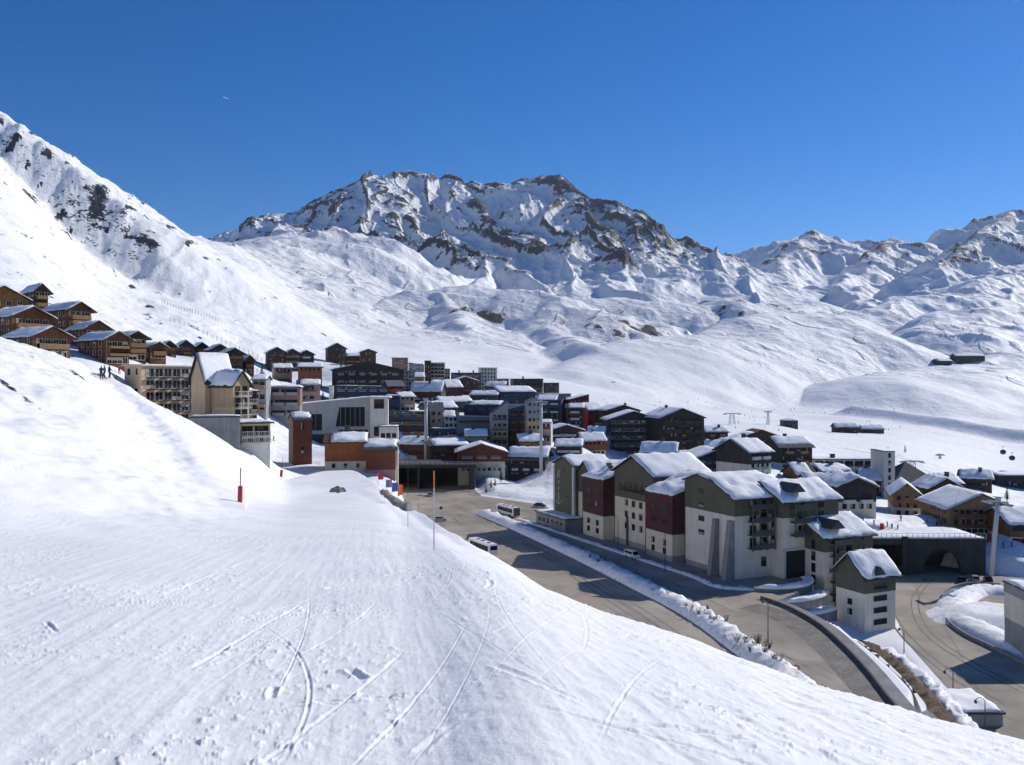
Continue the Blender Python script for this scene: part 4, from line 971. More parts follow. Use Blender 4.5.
# right hand side
V('glass_pyramid_hall','dark hall with glazed pyramid roof behind the beige chalets','hall',894,942,484,500,345,0,22,roof='pyr',rise=7.5,snow=0,over=.4,roofmat='slate',bands=(('slate',1),),win=(1,9,1.2,1.6,1,4))
V('chalet','beige wooden chalet left of the large balconied chalet by the ski crossing','chalet',893,921,494,516,282,-18,18,roof='gy',rise=3.2,snow=.7,over=1.2,bands=(('cream',.4),('lightwood',1)),win=(3,3,.9,1.1,.6,None),rwin=(2,5,.9,1.1,.6,None),roofmat='wood')
V('chalet','small dark gabled chalet between the two beige wooden chalets','chalet',930,962,488,506,292,0,12,roof='gy',rise=3.0,snow=.7,over=1.2,bands=(('darkwood',1),),win=(2,4,.9,1.1,.6,None))
V('hotel','large beige wooden chalet hotel with long flower balconies by the lift mast','hotel',949,1013,508,536,256,-3,20,roof='gy',rise=4.0,snow=.6,over=1.6,roofmat='wood',bands=(('cream',.34),('lightwood',1)),win=(3,9,1.0,1.2,.7,None),balc=(2,1,1.5,'wood',True,2.8,None),lwin=(3,5,.9,1.1,.7,None))
V('chalet','brown chalet with snow roof cut off by the right edge','chalet',1010,1050,524,546,242,-4,16,roof='gx',rise=2.4,snow=.8,over=1.2,bands=(('cream',.4),('wood',1)),win=(2,7,1.0,1.2,.7,None))
V('lift_station','dark lift station with flat snow roof at the right edge','station',1002,1045,476,490,400,0,18,roof='flat',snow=.9,over=1,bands=(('blackwood',1),),win=(1,9,1.4,1.8,1.5,4.5))
V('white_building','white building with dark window strip and thick snow roof in the lower right corner','building',1026,1090,592,640,160,-4,8,roof='sx',rise=-1.0,snow=.8,over=.3,bands=(('grey',.25),('white',.8),('grey',1)),win=(1,5,2.2,.8,7,8.5))
# far restaurants / lifts
V('mountain_restaurant','wide low dark restaurant alone on the far snowfields','restaurant',938,952,361,366,1500,0,24,roof='gx',rise=3,snow=.4,over=1,bands=(('blackwood',1),),win=(1,8,1.6,1.6,1,3))
V('mountain_restaurant','second low dark building beside the restaurant on the far snowfields','restaurant',956,985,356,361,1540,0,22,roof='gx',rise=3,snow=.4,over=1,bands=(('darkwood',1),),win=(1,8,1.6,1.6,1,3))
V('piste_hut','low brown huts with drifted roof above the long hotel','hut',836,858,427,433,700,0,10,roof='gx',rise=2,snow=1,over=1,bands=(('darkwood',1),),win=(1,6,1.4,1.2,1,2.6))
V('piste_hut','smaller brown hut right of the drifted huts above the long hotel','hut',862,884,429,434,710,0,10,roof='gx',rise=2,snow=1,over=1,bands=(('darkwood',1),),win=(1,6,1.4,1.2,1,2.6))
V('piste_hut','grey tent hut on the snowfield above the cream and black chalet','hut',784,798,421,428,640,0,10,roof='pyr',rise=2,snow=.3,over=.5,bands=(('slate',1),),win=(1,3,1.4,1.2,1,2.6))
V('piste_hut','tiny dark shelter alone on the slope above the upper dark chalets','hut',314,328,332,336,980,0,12,roof='gx',rise=2,snow=.5,over=.8,bands=(('blackwood',1),),win=(1,3,1.4,1.2,1,2.6))
V('piste_hut','small wooden hut with snow cap on the mound beside the road','hut',511,523,494,503,318,6,4,roof='gy',rise=1.2,snow=.4,over=.6,bands=(('wood',1),),win=None,door=True)
def _far(a):
    a=list(a); px,D=a[3],a[7]
    if 262<=px<=1045 and a[0]!='timber_building' and a[0]!='white_building':
        if px<690:
            if D<360: D*=1.27
            elif D<900: D*=1.20
        elif px<880:
            if 262<D<500: D*=1.13
    a[7]=D; return tuple(a)
VB=[(_far(a),k) for a,k in VB]
SKIPCTRL=('retaining_wall','wall_panel','mountain_restaurant')
def vsolve(pxl,pxr,D,ang):
    c,s=math.cos(math.radians(ang)),math.sin(math.radians(ang)); x0=(pxl-CX)/F*D; ur=(pxr-CX)/F
    return (ur*D-x0)/(c-ur*s)
for a,k in VB:
    if a[0] in SKIPCTRL: continue
    pxl,pxr,yt,yb,D,ang=a[3:9]
    CTRL.append(((pxl+pxr)/2,yb-1,D+3))
def village():
    for a,k in VB:
        name,label,cat,pxl,pxr,yt,yb,D,ang,d=a; k=dict(k)
        w=vsolve(pxl,pxr,D,ang); h=(yb-yt)/F*D
        zc=-(yb-CY)/F*D; X=(pxl-CX)/F*D
        # stand it on the ground
        g=[gz(X+w*math.cos(math.radians(ang))*t,D+w*math.sin(math.radians(ang))*t) for t in (0,.5,1)]
        gm=min(g)
        found=max(2.5,zc-gm+2.5)
        rr=random.Random(int(pxl*7+D))
        if k.get('roof')=='gx':
            k['rise']=k.get('rise',2.5)*1.3
            if D>300 and name in('house','chalet','apartment_block','hall') and abs(ang)<10: ang+=rr.choice((-1,1))*rr.uniform(10,24); k['chim']=k.get('chim',0) or rr.choice((0,1,1)); w=vsolve(pxl,pxr,D,ang)
            if rr.random()<.4: k['cover']=rr.choice(((0,1,0,.8),(0,.8,0,1),(.15,1,0,1),(0,1,.12,1)))
        if name=='chalet' and D<260 and pxl<200: k['rise']*=.8
        k['snow']=k.get('snow',.45)*.62
        for q in ('win','rwin','lwin'):
            if k.get(q):
                L=[]
                for s in (k[q] if isinstance(k[q],list) else [k[q]]):
                    s=list(s)
                    if len(s)>5 and s[5] is None: s[5]=h-.5
                    if len(s)>5: s[5]=min(s[5],h-.1)
                    L0=w if q=='win' else d
                    if s[2]<2 and D>150 and name!='piste_hut':
                        nr=max(s[0],int((s[5]-s[4])/2.9)) if len(s)>5 else s[0]; nc=max(s[1],int(L0/2.3))
                        while nr*nc>66: nc-=1
                        s[0],s[1]=nr,max(1,nc); s[2]=min(s[2]*1.12,L0*.8/s[1]); s[3]=min(s[3]*1.1,1.6)
                    L.append(tuple(s))
                k[q]=L
        if k.get('balc'):
            b=list(k['balc']); b[6]=(h-2.4) if b[6] is None else b[6]; 
            k['balc']=tuple(b)
        if not k.get('balc') and D>240 and name in('apartment_block','house','hotel','chalet') and rr.random()<.62 and h>4.5:
            nr=max(1,min(4,int(h/3.0)-1)); nc=max(1,min(6,int(w/5)))
            k['balc']=(nr,nc,1.1,rr.choice(('offwhite','darkwood','lightwood','metal','wood')),rr.random()<.6,2.6,max(2.6,h-2.6),.05,rr.choice((.05,.3,.45)))
        g_=k.pop('group',None)
        building(name,label,cat,pxl,yb,D,ang,w,d,h,group=g_,found=found,**k)

# ------------------------------------------------------------------ the large apartment complex beside the street
AX=Vector((.416,-.909)); AN=Vector((-.909,-.416))
def AP(s,off=0): 
    return (14.7+AX.x*s+AN.x*off, 271+AX.y*s+AN.y*off)
def complex_():
    A0=math.degrees(math.atan2(AX.y,AX.x)); Z=-43.0; G='attached wings of the long apartment house'
    def U(label,s,off,w,d,h,**k):
        x,y=AP(s,off); ang=k.pop('ang',A0)
        ex0=k.pop('extra',None)
        def ex(root,w,d,h):
            if ex0: ex0(root,w,d,h)
            if h>10:
                mb=MB(); mb.tube([(-.12,-.16,.1),(-.12,-.16,h-.5)],.09,6); mb.build('downpipe',['darkmetal'],root)
                for q in range(1,int(h/3)):
                    pass
            if 'tall wing' in label:
                mb=MB(); mb.box(w*.30,w*.37,-.12,.05,0,7.8); mb.build('entrance',['slate'],root)
        k['extra']=ex
        return building('apartment_wing',label,'apartments',0,0,0,ang,w,d,h,X=x,Y=y,z=k.pop('z',Z),group=G,found=k.pop('found',3),frame=k.pop('frame','slate'),**k)
    def emblem(root,w,d,h):
        mb=MB(); y0,y1=-.14,-.02; x=w*.24
        def bar(xa,za,xb,zb,t=.12):
            dx,dz=xb-xa,zb-za; L=math.hypot(dx,dz); nx,nz=-dz/L*t/2,dx/L*t/2
            mb.prism([(xa-nx,za-nz),(xb-nx,zb-nz),(xb+nx,zb+nz),(xa+nx,za+nz)],y0,y1)
        bar(x-.8,h-4.3,x,h-1.9,.2); bar(x,h-1.9,x+.8,h-4.3,.2); bar(x-.4,h-3.5,x+.4,h-3.5,.16)
        bar(x-.35,h-5.2,x-.35,h-6.0); bar(x-.35,h-5.2,x+.35,h-5.2); bar(x+.35,h-5.2,x+.35,h-6.0)
        bar(x-.3,h-7.0,x+.3,h-7.0); bar(x-.3,h-7.8,x+.3,h-7.8); bar(x,h-7.0,x,h-7.8)
        bar(x-.3,h-9.0,x+.3,h-9.0,.15); bar(x,h-9.0,x,h-11.2,.18); bar(x-.5,h-10.0,x+.5,h-10.0,.15)
        pts=[(x-1.2,h-11.3),(x-.8,h-11.8),(x,h-12.0),(x+.8,h-11.8),(x+1.2,h-11.3)]
        for p,q in zip(pts[:-1],pts[1:]): bar(p[0],p[1],q[0],q[1],.18)
        mb.build('emblem',['offwhite'],root)
        mb=MB(); mb.box(w-.9,w+.08,-.2,.4,2.5,h-.3,0); mb.build('corner_trim',['offwhite'],root)
    U('windowless olive tower wing with pale emblem at the far left end',0,2.0,12.5,13,18.6,roof='gy',rise=2.2,over=.7,snow=.5,bands=(('olive',1),),extra=emblem,win=(1,1,.6,1.2,16,17.6),chim=0)
    U('low grey entrance wing with flat snow roof under the olive tower',-3.5,6.5,19,5.5,3.6,roof='flat',snow=.35,over=.5,bands=(('concrete',1),),win=(1,6,1.2,.9,1.2,2.4))
    U('narrow olive and cream wing tucked between the tower and the first red wing',12.6,.6,7,13,17.0,roof='gy',rise=3.0,over=.6,snow=.6,bands=(('cream',.66),('olive',1)),win=(1,1,.8,1,6,7))
    U('first red wing with deep drifted snow roof and two chimneys',19.8,3.0,11.2,14,16.2,roof='sy',rise=4.0,over=.5,snow=1.1,bands=(('cream',.40),('red',1)),win=[(2,2,2.0,1.2,9,13.6),(2,2,1.2,1.2,1.6,5)],chim=2,frame='black')
    U('tall wing with big olive gable over a cream wall and stepped windows',33.6,.8,18.6,17,19.4,roof='gy',rise=4.2,over=1.0,snow=.7,bands=(('grey',.07),('cream',.64),('olive',1)),
      win=[(1,6,1.0,1.5,15.2,16.6,.08),(3,3,1.2,1.4,4.5,12.0,.22)],balc=(1,1,1.1,'darkwood',False,14.6,14.6,.12,.2),chim=0,cover=(.42,1,0,1))
    U('second red wing with puffy snow roof beside the plain white wall',52.8,3.4,11.2,14,15.8,roof='sy',rise=4.2,over=.5,snow=1.1,bands=(('grey',.10),('cream',.42),('red',1)),win=[(2,2,2.0,1.2,9,13.2),(2,2,1.0,1.2,1.8,5)],chim=0,frame='black')
    U('plain white wing with olive top and a single column of small windows',66,1.0,12.5,16,20.0,roof='gy',rise=1.6,over=.7,snow=.6,bands=(('grey',.06),('white',.68),('olive',1)),win=(4,1,1.9,1.0,8.0,18.5,.30),ridge=.4,cover=(.42,1,0,1))
    def butt(root,w,d,h):
        for x in (.6,):
            mb=MB(); mb.prism([(-2.4,0),(0,0),(0,12.5),(-.9,12.5)],x,x+1.3,axis='x'); mb.build('buttress',['concrete'],root)
    def butt2(root,w,d,h):
        butt(root,w,d,h)
        mb=MB(); mb.prism([(-2.6,0),(0,0),(0,12.8),(-.9,12.8)],w-1.4,w+.1,axis='x'); mb.build('buttress',['concrete'],root)
    x,y=AP(77.5,1.6)
    def rbal(root,w,d,h,z0,n,y0,y1,gap=2.95):
        mb=MB()
        for k in range(n): mb.box(w+.1,w+2.0,d*y0,d*y1,z0+k*gap-.2,z0+k*gap)
        for q in np.linspace(y0,y1,4): mb.box(w+1.75,w+2.0,d*q-.12,d*q+.12,z0-.4,h-3.8)
        mb.build('balcony_frame',['olive'],root)
        for k in range(n):
            m=MB(); m.box(w+2.0,w+2.08,d*y0,d*y1,z0+k*gap,z0+k*gap+.95); m.build('balcony_rail',['slate'],root)
    def dorm(root,w,d,h,rise,x0,x1,y0,y1,z):
        mb=MB(); mb.prism([(y0,z),(y1,z),((y0+y1)/2,z+1.9)],x0,x1,axis='x'); mb.build('dormer',['slate'],root)
    def exF(root,w,d,h):
        butt2(root,w,d,h); rbal(root,w,d,h,6.6,4,.22,.60)
    building('apartment_wing','balconied corner wing with sloping concrete buttresses at the bend of the street','apartments',0,0,0,A0,7.2,16,20.8,X=x,Y=y,z=Z,group=G,found=3,roof='sx',rise=-3.2,over=.9,snow=.7,
      bands=(('white',.66),('olive',1)),rwin=[(4,1,1.2,1.9,2.4,16.5,.02),(4,3,1.5,1.9,6.8,17,.22)],extra=exF,frame='slate',seed=12)
    # garage wing: the opening is in the right hand face
    def gar(root,w,d,h):
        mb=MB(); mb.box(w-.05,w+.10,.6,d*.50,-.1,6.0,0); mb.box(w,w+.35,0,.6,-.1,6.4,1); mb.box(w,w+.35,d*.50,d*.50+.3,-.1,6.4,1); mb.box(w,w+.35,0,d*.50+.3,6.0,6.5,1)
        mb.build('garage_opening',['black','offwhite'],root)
        rbal(root,w,d,h,9.4,3,.12,.48); dorm(root,w,d,h,0,1.2,w+.6,2.2,6.0,h-1.2)
    building('apartment_wing','white wing with the wide dark garage opening under its balconies','apartments',0,0,0,A0,6.4,16,20.0,X=56.7,Y=200.2,z=-43,group=G,found=3,roof='sx',rise=-3.2,over=.9,snow=.7,
      bands=(('white',.66),('olive',1)),win=[(2,1,.9,1.9,8.2,12.8,.25)],rwin=[(3,2,1.5,1.9,9.4,17,.14)],extra=gar,frame='slate',seed=41)
    def exH(root,w,d,h):
        rbal(root,w,d,h,.4,6,.10,.62,2.75); dorm(root,w,d,h,0,.8,w+.6,1.5,5.6,h-1.4)
    building('apartment_wing','white and olive wing above the terraced walls with balconies on its right side','apartments',0,0,0,A0,6.4,14,18.6,X=64.8,Y=197.4,z=-49,group=G,found=4,roof='sx',rise=-3.2,over=.9,snow=.7,
      bands=(('white',.66),('olive',1)),win=[(4,1,1.0,1.8,5.0,14.5,.55)],rwin=[(6,1,1.2,1.8,2,16,.02),(6,3,1.5,1.8,1,16,.10)],extra=exH,frame='slate',seed=55)
    building('apartment_wing','lowest white wing with stacked wide windows standing beside the lower road','apartments',0,0,0,A0,7.6,8.4,11.4,X=67.2,Y=183.9,z=-50,group=G,found=4,roof='gy',rise=3.6,ridge=.5,over=1.0,snow=.7,
      bands=(('white',.68),('olive',1)),win=[(2,1,1.0,1.0,3,6,.5)],rwin=[(4,1,3.4,.9,1.4,9.4,.10)],frame='slate',extra=lambda r,w,d,h: dorm(r,w,d,h,0,w*.5,w+.7,1.8,5.4,h-.3),seed=61)
# ------------------------------------------------------------------ roads
def road_mat():
    m=bpy.data.materials.new('dusty_asphalt'); t,n,l=nt(m); b=n['Principled BSDF']; b.inputs['Roughness'].default_value=.85; b.inputs['Specular IOR Level'].default_value=.25
    g=n.new('ShaderNodeNewGeometry')
    def noise(s,d,r,sc=(1,1,1)):
        mp=n.new('ShaderNodeMapping'); mp.inputs['Scale'].default_value=sc; m0=n.new('ShaderNodeMapping'); m0.inputs['Rotation'].default_value=(0,0,math.radians(73)); l.new(g.outputs['Position'],m0.inputs[0]); l.new(m0.outputs[0],mp.inputs[0])
        q=n.new('ShaderNodeTexNoise'); q.inputs['Scale'].default_value=s; q.inputs['Detail'].default_value=d; q.inputs['Roughness'].default_value=r; l.new(mp.outputs[0],q.inputs['Vector']); return q.outputs['Fac']
    def mix(a,b_,f,lo,hi):
        mr=n.new('ShaderNodeMapRange'); mr.inputs[1].default_value=lo; mr.inputs[2].default_value=hi; l.new(f,mr.inputs[0])
        q=n.new('ShaderNodeMix'); q.data_type='RGBA'; l.new(mr.outputs[0],q.inputs['Factor'])
        for k,v in (('A',a),('B',b_)):
            if isinstance(v,tuple): q.inputs[k].default_value=v+(1,)
            else: l.new(v,q.inputs[k])
        return q.outputs['Result']
    c=mix((.25,.215,.175),(.40,.35,.285),noise(.10,6,.6),.35,.65)
    c=mix(c,(.15,.14,.13),noise(.5,4,.6,(.12,1.6,1)),.60,.72)       # damp wheel tracks
    c=mix(c,(.50,.47,.43),noise(1.4,5,.7),.66,.80)
    l.new(c,b.inputs['Base Color'])
    bp=n.new('ShaderNodeBump'); bp.inputs['Distance'].default_value=.04; l.new(noise(3,6,.7),bp.inputs['Height']); l.new(bp.outputs[0],b.inputs['Normal'])
    return m
def catmull(P,n=8):
    P=[Vector(p) for p in P]; out=[]
    for i in range(len(P)-1):
        a=P[max(i-1,0)];b=P[i];c=P[i+1];d=P[min(i+2,len(P)-1)]
        for k in range(n):
            t=k/n; out.append(.5*((2*b)+(c-a)*t+(2*a-5*b+4*c-d)*t*t+(3*b-a-3*c+d)*t**3))
    out.append(P[-1]); return out
def on(px,py,z):
    x,y=plane(px,py,z); return Vector((x,y,z))
def strip(name,pts,prof,mats,label=None,kind='structure',noise=0,seed=0,cat=None,smooth=True,sub=8,cap=True):
    """sweep a cross profile [(offset,height)] along a path; noise wobbles it"""
    C=catmull(pts,sub); mb=MB(); m=len(prof); r=random.Random(seed); s=0
    L=[0]
    for i in range(1,len(C)): L.append(L[-1]+(C[i]-C[i-1]).length)
    for i,p in enumerate(C):
        t=(C[min(i+1,len(C)-1)]-C[max(i-1,0)]); t.z=0; t.normalize(); nr=Vector((-t.y,t.x,0))
        for j,(o,h) in enumerate(prof):
            q=p+nr*o
            hz=h
            if noise and 0<j<m-1:
                nn=float(fbm(np.array([L[i]/1.8+seed]),np.array([j*.7+seed]),3,seed%5)[0]); hz=h*(1+noise*nn)+noise*.25*nn; q=q+nr*noise*.6*nn
            endf=1
            if noise and cap: 
                e=min(L[i],L[-1]-L[i]); endf=min(1,.15+e/3.)
            mb.v.append((q.x,q.y,p.z+hz*endf if j not in(0,m-1) else p.z+h))
    for i in range(len(C)-1):
        for j in range(m-1):
            a=i*m+j; mb.f.append((a,a+1,a+m+1,a+m)); mb.m.append(0)
    if cap:
        mb.f.append(tuple(range(m))); mb.m.append(0); e=(len(C)-1)*m; mb.f.append(tuple(range(e+m-1,e-1,-1))); mb.m.append(0)
    o=mb.build(name,mats,smooth=smooth)
    if cat: tag(o,label,cat)
    else: structure(o,label,kind)
    return o
def bankprof(w,h,n=9):
    return [(-w/2+w*i/(n-1),(-.25 if i in(0,n-1) else h*math.sin(math.pi*i/(n-1))**.7)) for i in range(n)]
def roads():
    rm=road_mat()
    for nm,poly,z in (('main_road',Z1,-43.0),('lower_road',Z2,-50.0)):
        mb=MB(); mb.poly([(x,y,z) for x,y in poly]); o=mb.build(nm,[rm]); structure(o)
    snow=snow_terrain_mat('bank_snow',near=True,mottled=True)
    P=[on(*a,-43.0) for a in ((482,513),(520,529),(560,547),(600,566),(640,586),(680,606),(712,625),(745,649),(780,673),(815,702))]
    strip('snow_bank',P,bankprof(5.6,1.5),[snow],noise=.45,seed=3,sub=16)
    # thin damp asphalt lane edge and sidewalk in front of the apartments
    off=[(14.7+AX.x*s+AN.x*8.2,271+AX.y*s+AN.y*8.2,-43.0) for s in (-14,0,20,40,60,78)]+[(43.5,186,-43),(52,184,-43),(56.5,187,-43)]
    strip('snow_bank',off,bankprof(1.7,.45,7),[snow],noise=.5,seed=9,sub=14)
    P=[(14.7+AX.x*s+AN.x*4.5,271+AX.y*s+AN.y*4.5,-43.0) for s in (-14,0,20,40,60,76)]
    strip('sidewalk',P,[(-2.6,-.05),(-2.6,.14),(2.6,.14),(2.6,-.05)],['concrete'],smooth=False)
    # kerb lines painted / worn edge: thin light line along both lanes
    for a in (((500,523),(560,551),(640,592),(700,625),(745,655),(775,680)),):
        P=[on(x,y+5,-42.992) for x,y in a]
        strip('road_marking',P,[(-.07,.0),(.07,.0)],['offwhite'],cap=False,smooth=False)
    # parapet and footway along the outer edge of the descending road
    P=[on(*a,-43.0) for a in ((774,599),(800,608),(832,625),(860,648),(884,672),(905,697),(922,716),(940,742))]
    strip('parapet_wall',[p+Vector((-2.6,0,0)) for p in P],[(-.15,-.2),(-.15,.6),(.15,.6),(.15,-.2)],['slate'],label='dark concrete parapet following the curve of the descending road',cat='wall',smooth=False)
    strip('sidewalk',P,[(-2.3,-.1),(-2.3,.12),(-.1,.12),(-.1,-.6)],['concrete'],smooth=False)
    E=[on(*a,-43.0)+Vector((3.4,0,-.5)) for a in ((846,640),(866,655),(884,672),(900,690),(915,709),(930,730))]
    strip('earth_bank',E,[(-1.5,.6),(-.8,.7),(0,.5),(.7,.2),(1.4,-.4),(2.0,-1.3)][::-1],['earth'],noise=.9,seed=4,sub=14)
    E2=[p+Vector((2.6,0,-.9)) for p in E]
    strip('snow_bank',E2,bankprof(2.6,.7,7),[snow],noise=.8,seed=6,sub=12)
    E=[on(*a,-43.0)+Vector((2.2,0,0)) for a in ((782,597),(800,604),(832,620),(856,640))]
    # darker lane of the descending road and tyre tracks pressed into the grit
    C1=[on(*a,-42.985) for a in ((748,606),(775,613),(805,628),(835,652),(862,680),(885,706),(900,728))]
    strip('asphalt_lane',C1,[(-2.9,0),(2.9,0)],['damp'],cap=False,smooth=False)
    rr=random.Random(8); k=0
    for base in (((432,497),(470,512),(520,540),(580,575),(640,610),(700,652)),((470,492),(490,506),(520,533),(560,565),(620,605),(690,650)),((556,535),(600,556),(650,577),(700,592),(750,606),(790,624)),((420,510),(450,507),(490,498),(530,508))):
        for q in (-.8,.8):
            P=[on(x,y,-42.990+.001*k)+Vector((q+rr.uniform(-.2,.2),0,0)) for x,y in base]
            strip('tyre_track',P,[(-.12,0),(.12,0)],['damp'],cap=False,smooth=False)
        k+=1
    for base in (((890,580),(888,605),(905,635),(945,670),(1000,705)),((930,578),(915,600),(925,630),(965,660),(1023,690))):
        for q in (-.8,.8):
            P=[on(x,y,-49.985+.001*k)+Vector((q,0,0)) for x,y in base]
            strip('tyre_track',P,[(-.17,0),(.17,0)],['damp'],cap=False,smooth=False)
        k+=1
    # terraced retaining walls
    C=Vector((54,193,0))
    for k,(r_,top,a0,a1,lab) in enumerate(((10.5,-42.4,-112,4,'upper curved concrete terrace wall capped with snow below the garage'),(13.5,-44.4,-100,-14,'middle curved concrete terrace wall capped with snow'),(16.5,-46.4,-92,-40,'lowest curved concrete terrace wall capped with snow'))):
        P=[C+Vector((math.cos(math.radians(a))*r_,math.sin(math.radians(a))*r_,top)) for a in np.linspace(a0,a1,9)]
        w=strip('terrace_wall',P,[(-.25,-6),(-.25,0),(.25,0),(.25,-6)],['concrete'],label=lab,cat='wall',smooth=False,sub=4); w['group']='curved terrace walls'
        c=strip('snow_cap',[p+Vector((0,0,.0)) for p in P],[(-.55,-.02),(-.5,.5),(0,.75),(1.2,.6),(1.6,-.1)],['roofsnow'],noise=.25,seed=20+k,sub=5)
        for q in ('kind',):
            if q in c: del c[q]
        c.parent=w
        g=MB(); 
    # flat snow shelves between the terraces
    for k,(r0,r1,z) in enumerate(((10.8,13.3,-44.2),(13.8,16.3,-46.3))):
        mb=MB(); A=np.linspace(-105,-20 if k==0 else -42,14)
        for a,b in zip(A[:-1],A[1:]):
            q=[C+Vector((math.cos(math.radians(t))*rr,math.sin(math.radians(t))*rr,z)) for t,rr in ((a,r0),(a,r1),(b,r1),(b,r0))]
            mb.poly([tuple(v) for v in q])
        structure(mb.build('terrace_ground',['roofsnow']))
    # ski crossing: a bridge carrying the piste over the lower road
    br=thing('ski_bridge','broad dark concrete bridge carrying the snowy ski crossing over the lower road','bridge',(0,0,0))
    X0,X1,Y0,Y1=88,123.5,231.0,246.5; zt=-40.7
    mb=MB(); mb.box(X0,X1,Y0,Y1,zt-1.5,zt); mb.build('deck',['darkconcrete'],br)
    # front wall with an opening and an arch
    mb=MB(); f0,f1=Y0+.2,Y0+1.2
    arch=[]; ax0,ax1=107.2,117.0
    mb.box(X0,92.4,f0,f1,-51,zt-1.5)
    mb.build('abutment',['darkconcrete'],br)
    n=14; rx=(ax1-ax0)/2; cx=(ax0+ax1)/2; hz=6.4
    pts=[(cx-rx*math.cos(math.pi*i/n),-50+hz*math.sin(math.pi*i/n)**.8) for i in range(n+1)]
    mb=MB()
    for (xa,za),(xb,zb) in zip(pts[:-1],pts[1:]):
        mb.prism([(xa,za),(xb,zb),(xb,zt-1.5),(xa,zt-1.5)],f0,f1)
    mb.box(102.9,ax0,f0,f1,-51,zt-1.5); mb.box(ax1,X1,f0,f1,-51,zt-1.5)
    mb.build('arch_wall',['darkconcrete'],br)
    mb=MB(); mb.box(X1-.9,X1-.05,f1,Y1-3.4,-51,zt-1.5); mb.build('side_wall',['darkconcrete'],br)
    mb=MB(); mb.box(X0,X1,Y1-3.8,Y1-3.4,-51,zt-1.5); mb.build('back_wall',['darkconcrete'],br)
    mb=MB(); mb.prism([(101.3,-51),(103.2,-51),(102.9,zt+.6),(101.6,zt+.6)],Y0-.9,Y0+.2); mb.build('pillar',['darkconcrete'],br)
    rail=MB(); n=26
    rail.box(X0,X1,Y0+.05,Y0+.11,zt+1.35,zt+1.42); rail.box(X0,X1,Y0+.05,Y0+.11,zt+.7,zt+.75)
    for i in range(n+1): x=X0+(X1-X0)*i/n; rail.box(x-.05,x+.05,Y0+.02,Y0+.12,zt,zt+1.45)
    rail.build('railing',['metal'],br)
    s=snow_sheet(X0+.1,X1-.2,Y0+.5,Y1+2.5,lambda x,y:zt+.02,.35,77,step=1.5,wig=.2,name='deck_snow',parent=br)
    # wing slope at the right of the bridge
    K=[on(*a,-50) for a in ((1000,586),(968,585),(947,592),(941,604),(946,620),(962,634),(990,648),(1040,672))]
    strip('kerb_wall',K,[(-.2,-.1),(-.2,.7),(.2,.7),(.2,-.1)],['concrete'],label='low concrete kerb wall curling round the snow island by the lower road',cat='wall',smooth=False)
    K2=[on(*a,-50) for a in ((1012,592),(976,592),(958,600),(956,612),(968,624),(992,636),(1045,660))]
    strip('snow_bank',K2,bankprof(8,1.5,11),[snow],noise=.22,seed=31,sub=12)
    mb=MB(); c=on(1000,618,-50)
    N=20
    for i in range(N+1):
        for j in range(N+1):
            x=c.x-16+32*i/N; y=c.y-12+24*j/N; e=max(0,1-math.hypot((x-c.x)/16,(y-c.y)/12)); mb.v.append((x,y,-50.4+2.3*min(1,e*2)**.8+.3*float(fbm(np.array([x/4]),np.array([y/4]),3,4)[0])))
    for i in range(N):
        for j in range(N): a=i*(N+1)+j; mb.f.append((a,a+1,a+N+2,a+N+1)); mb.m.append(0)
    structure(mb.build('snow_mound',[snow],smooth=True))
    # road bridge over the far end of the main road
    ub=thing('road_bridge','dark concrete underpass bridge with railing at the far end of the main road','bridge',(0,0,0))
    a=on(394,489,-43); D=a.y; x0=(388-CX)/F*D; x1=(470-CX)/F*D; zt=-(464-CY)/F*D
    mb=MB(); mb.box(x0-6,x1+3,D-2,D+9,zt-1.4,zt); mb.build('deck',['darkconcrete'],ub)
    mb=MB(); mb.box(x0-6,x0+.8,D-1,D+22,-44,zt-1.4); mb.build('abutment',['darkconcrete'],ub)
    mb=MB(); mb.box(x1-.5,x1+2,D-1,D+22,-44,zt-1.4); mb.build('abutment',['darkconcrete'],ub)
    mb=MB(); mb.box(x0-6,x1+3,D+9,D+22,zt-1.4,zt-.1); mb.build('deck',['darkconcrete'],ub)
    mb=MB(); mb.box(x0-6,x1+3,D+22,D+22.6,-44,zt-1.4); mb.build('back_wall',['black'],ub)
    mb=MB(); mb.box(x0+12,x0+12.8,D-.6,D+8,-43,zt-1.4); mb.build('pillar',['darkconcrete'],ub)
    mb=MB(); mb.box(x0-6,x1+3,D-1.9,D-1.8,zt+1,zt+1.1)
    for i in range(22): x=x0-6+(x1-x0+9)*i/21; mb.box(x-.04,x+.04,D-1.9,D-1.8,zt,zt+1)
    mb.build('railing',['metal'],ub)

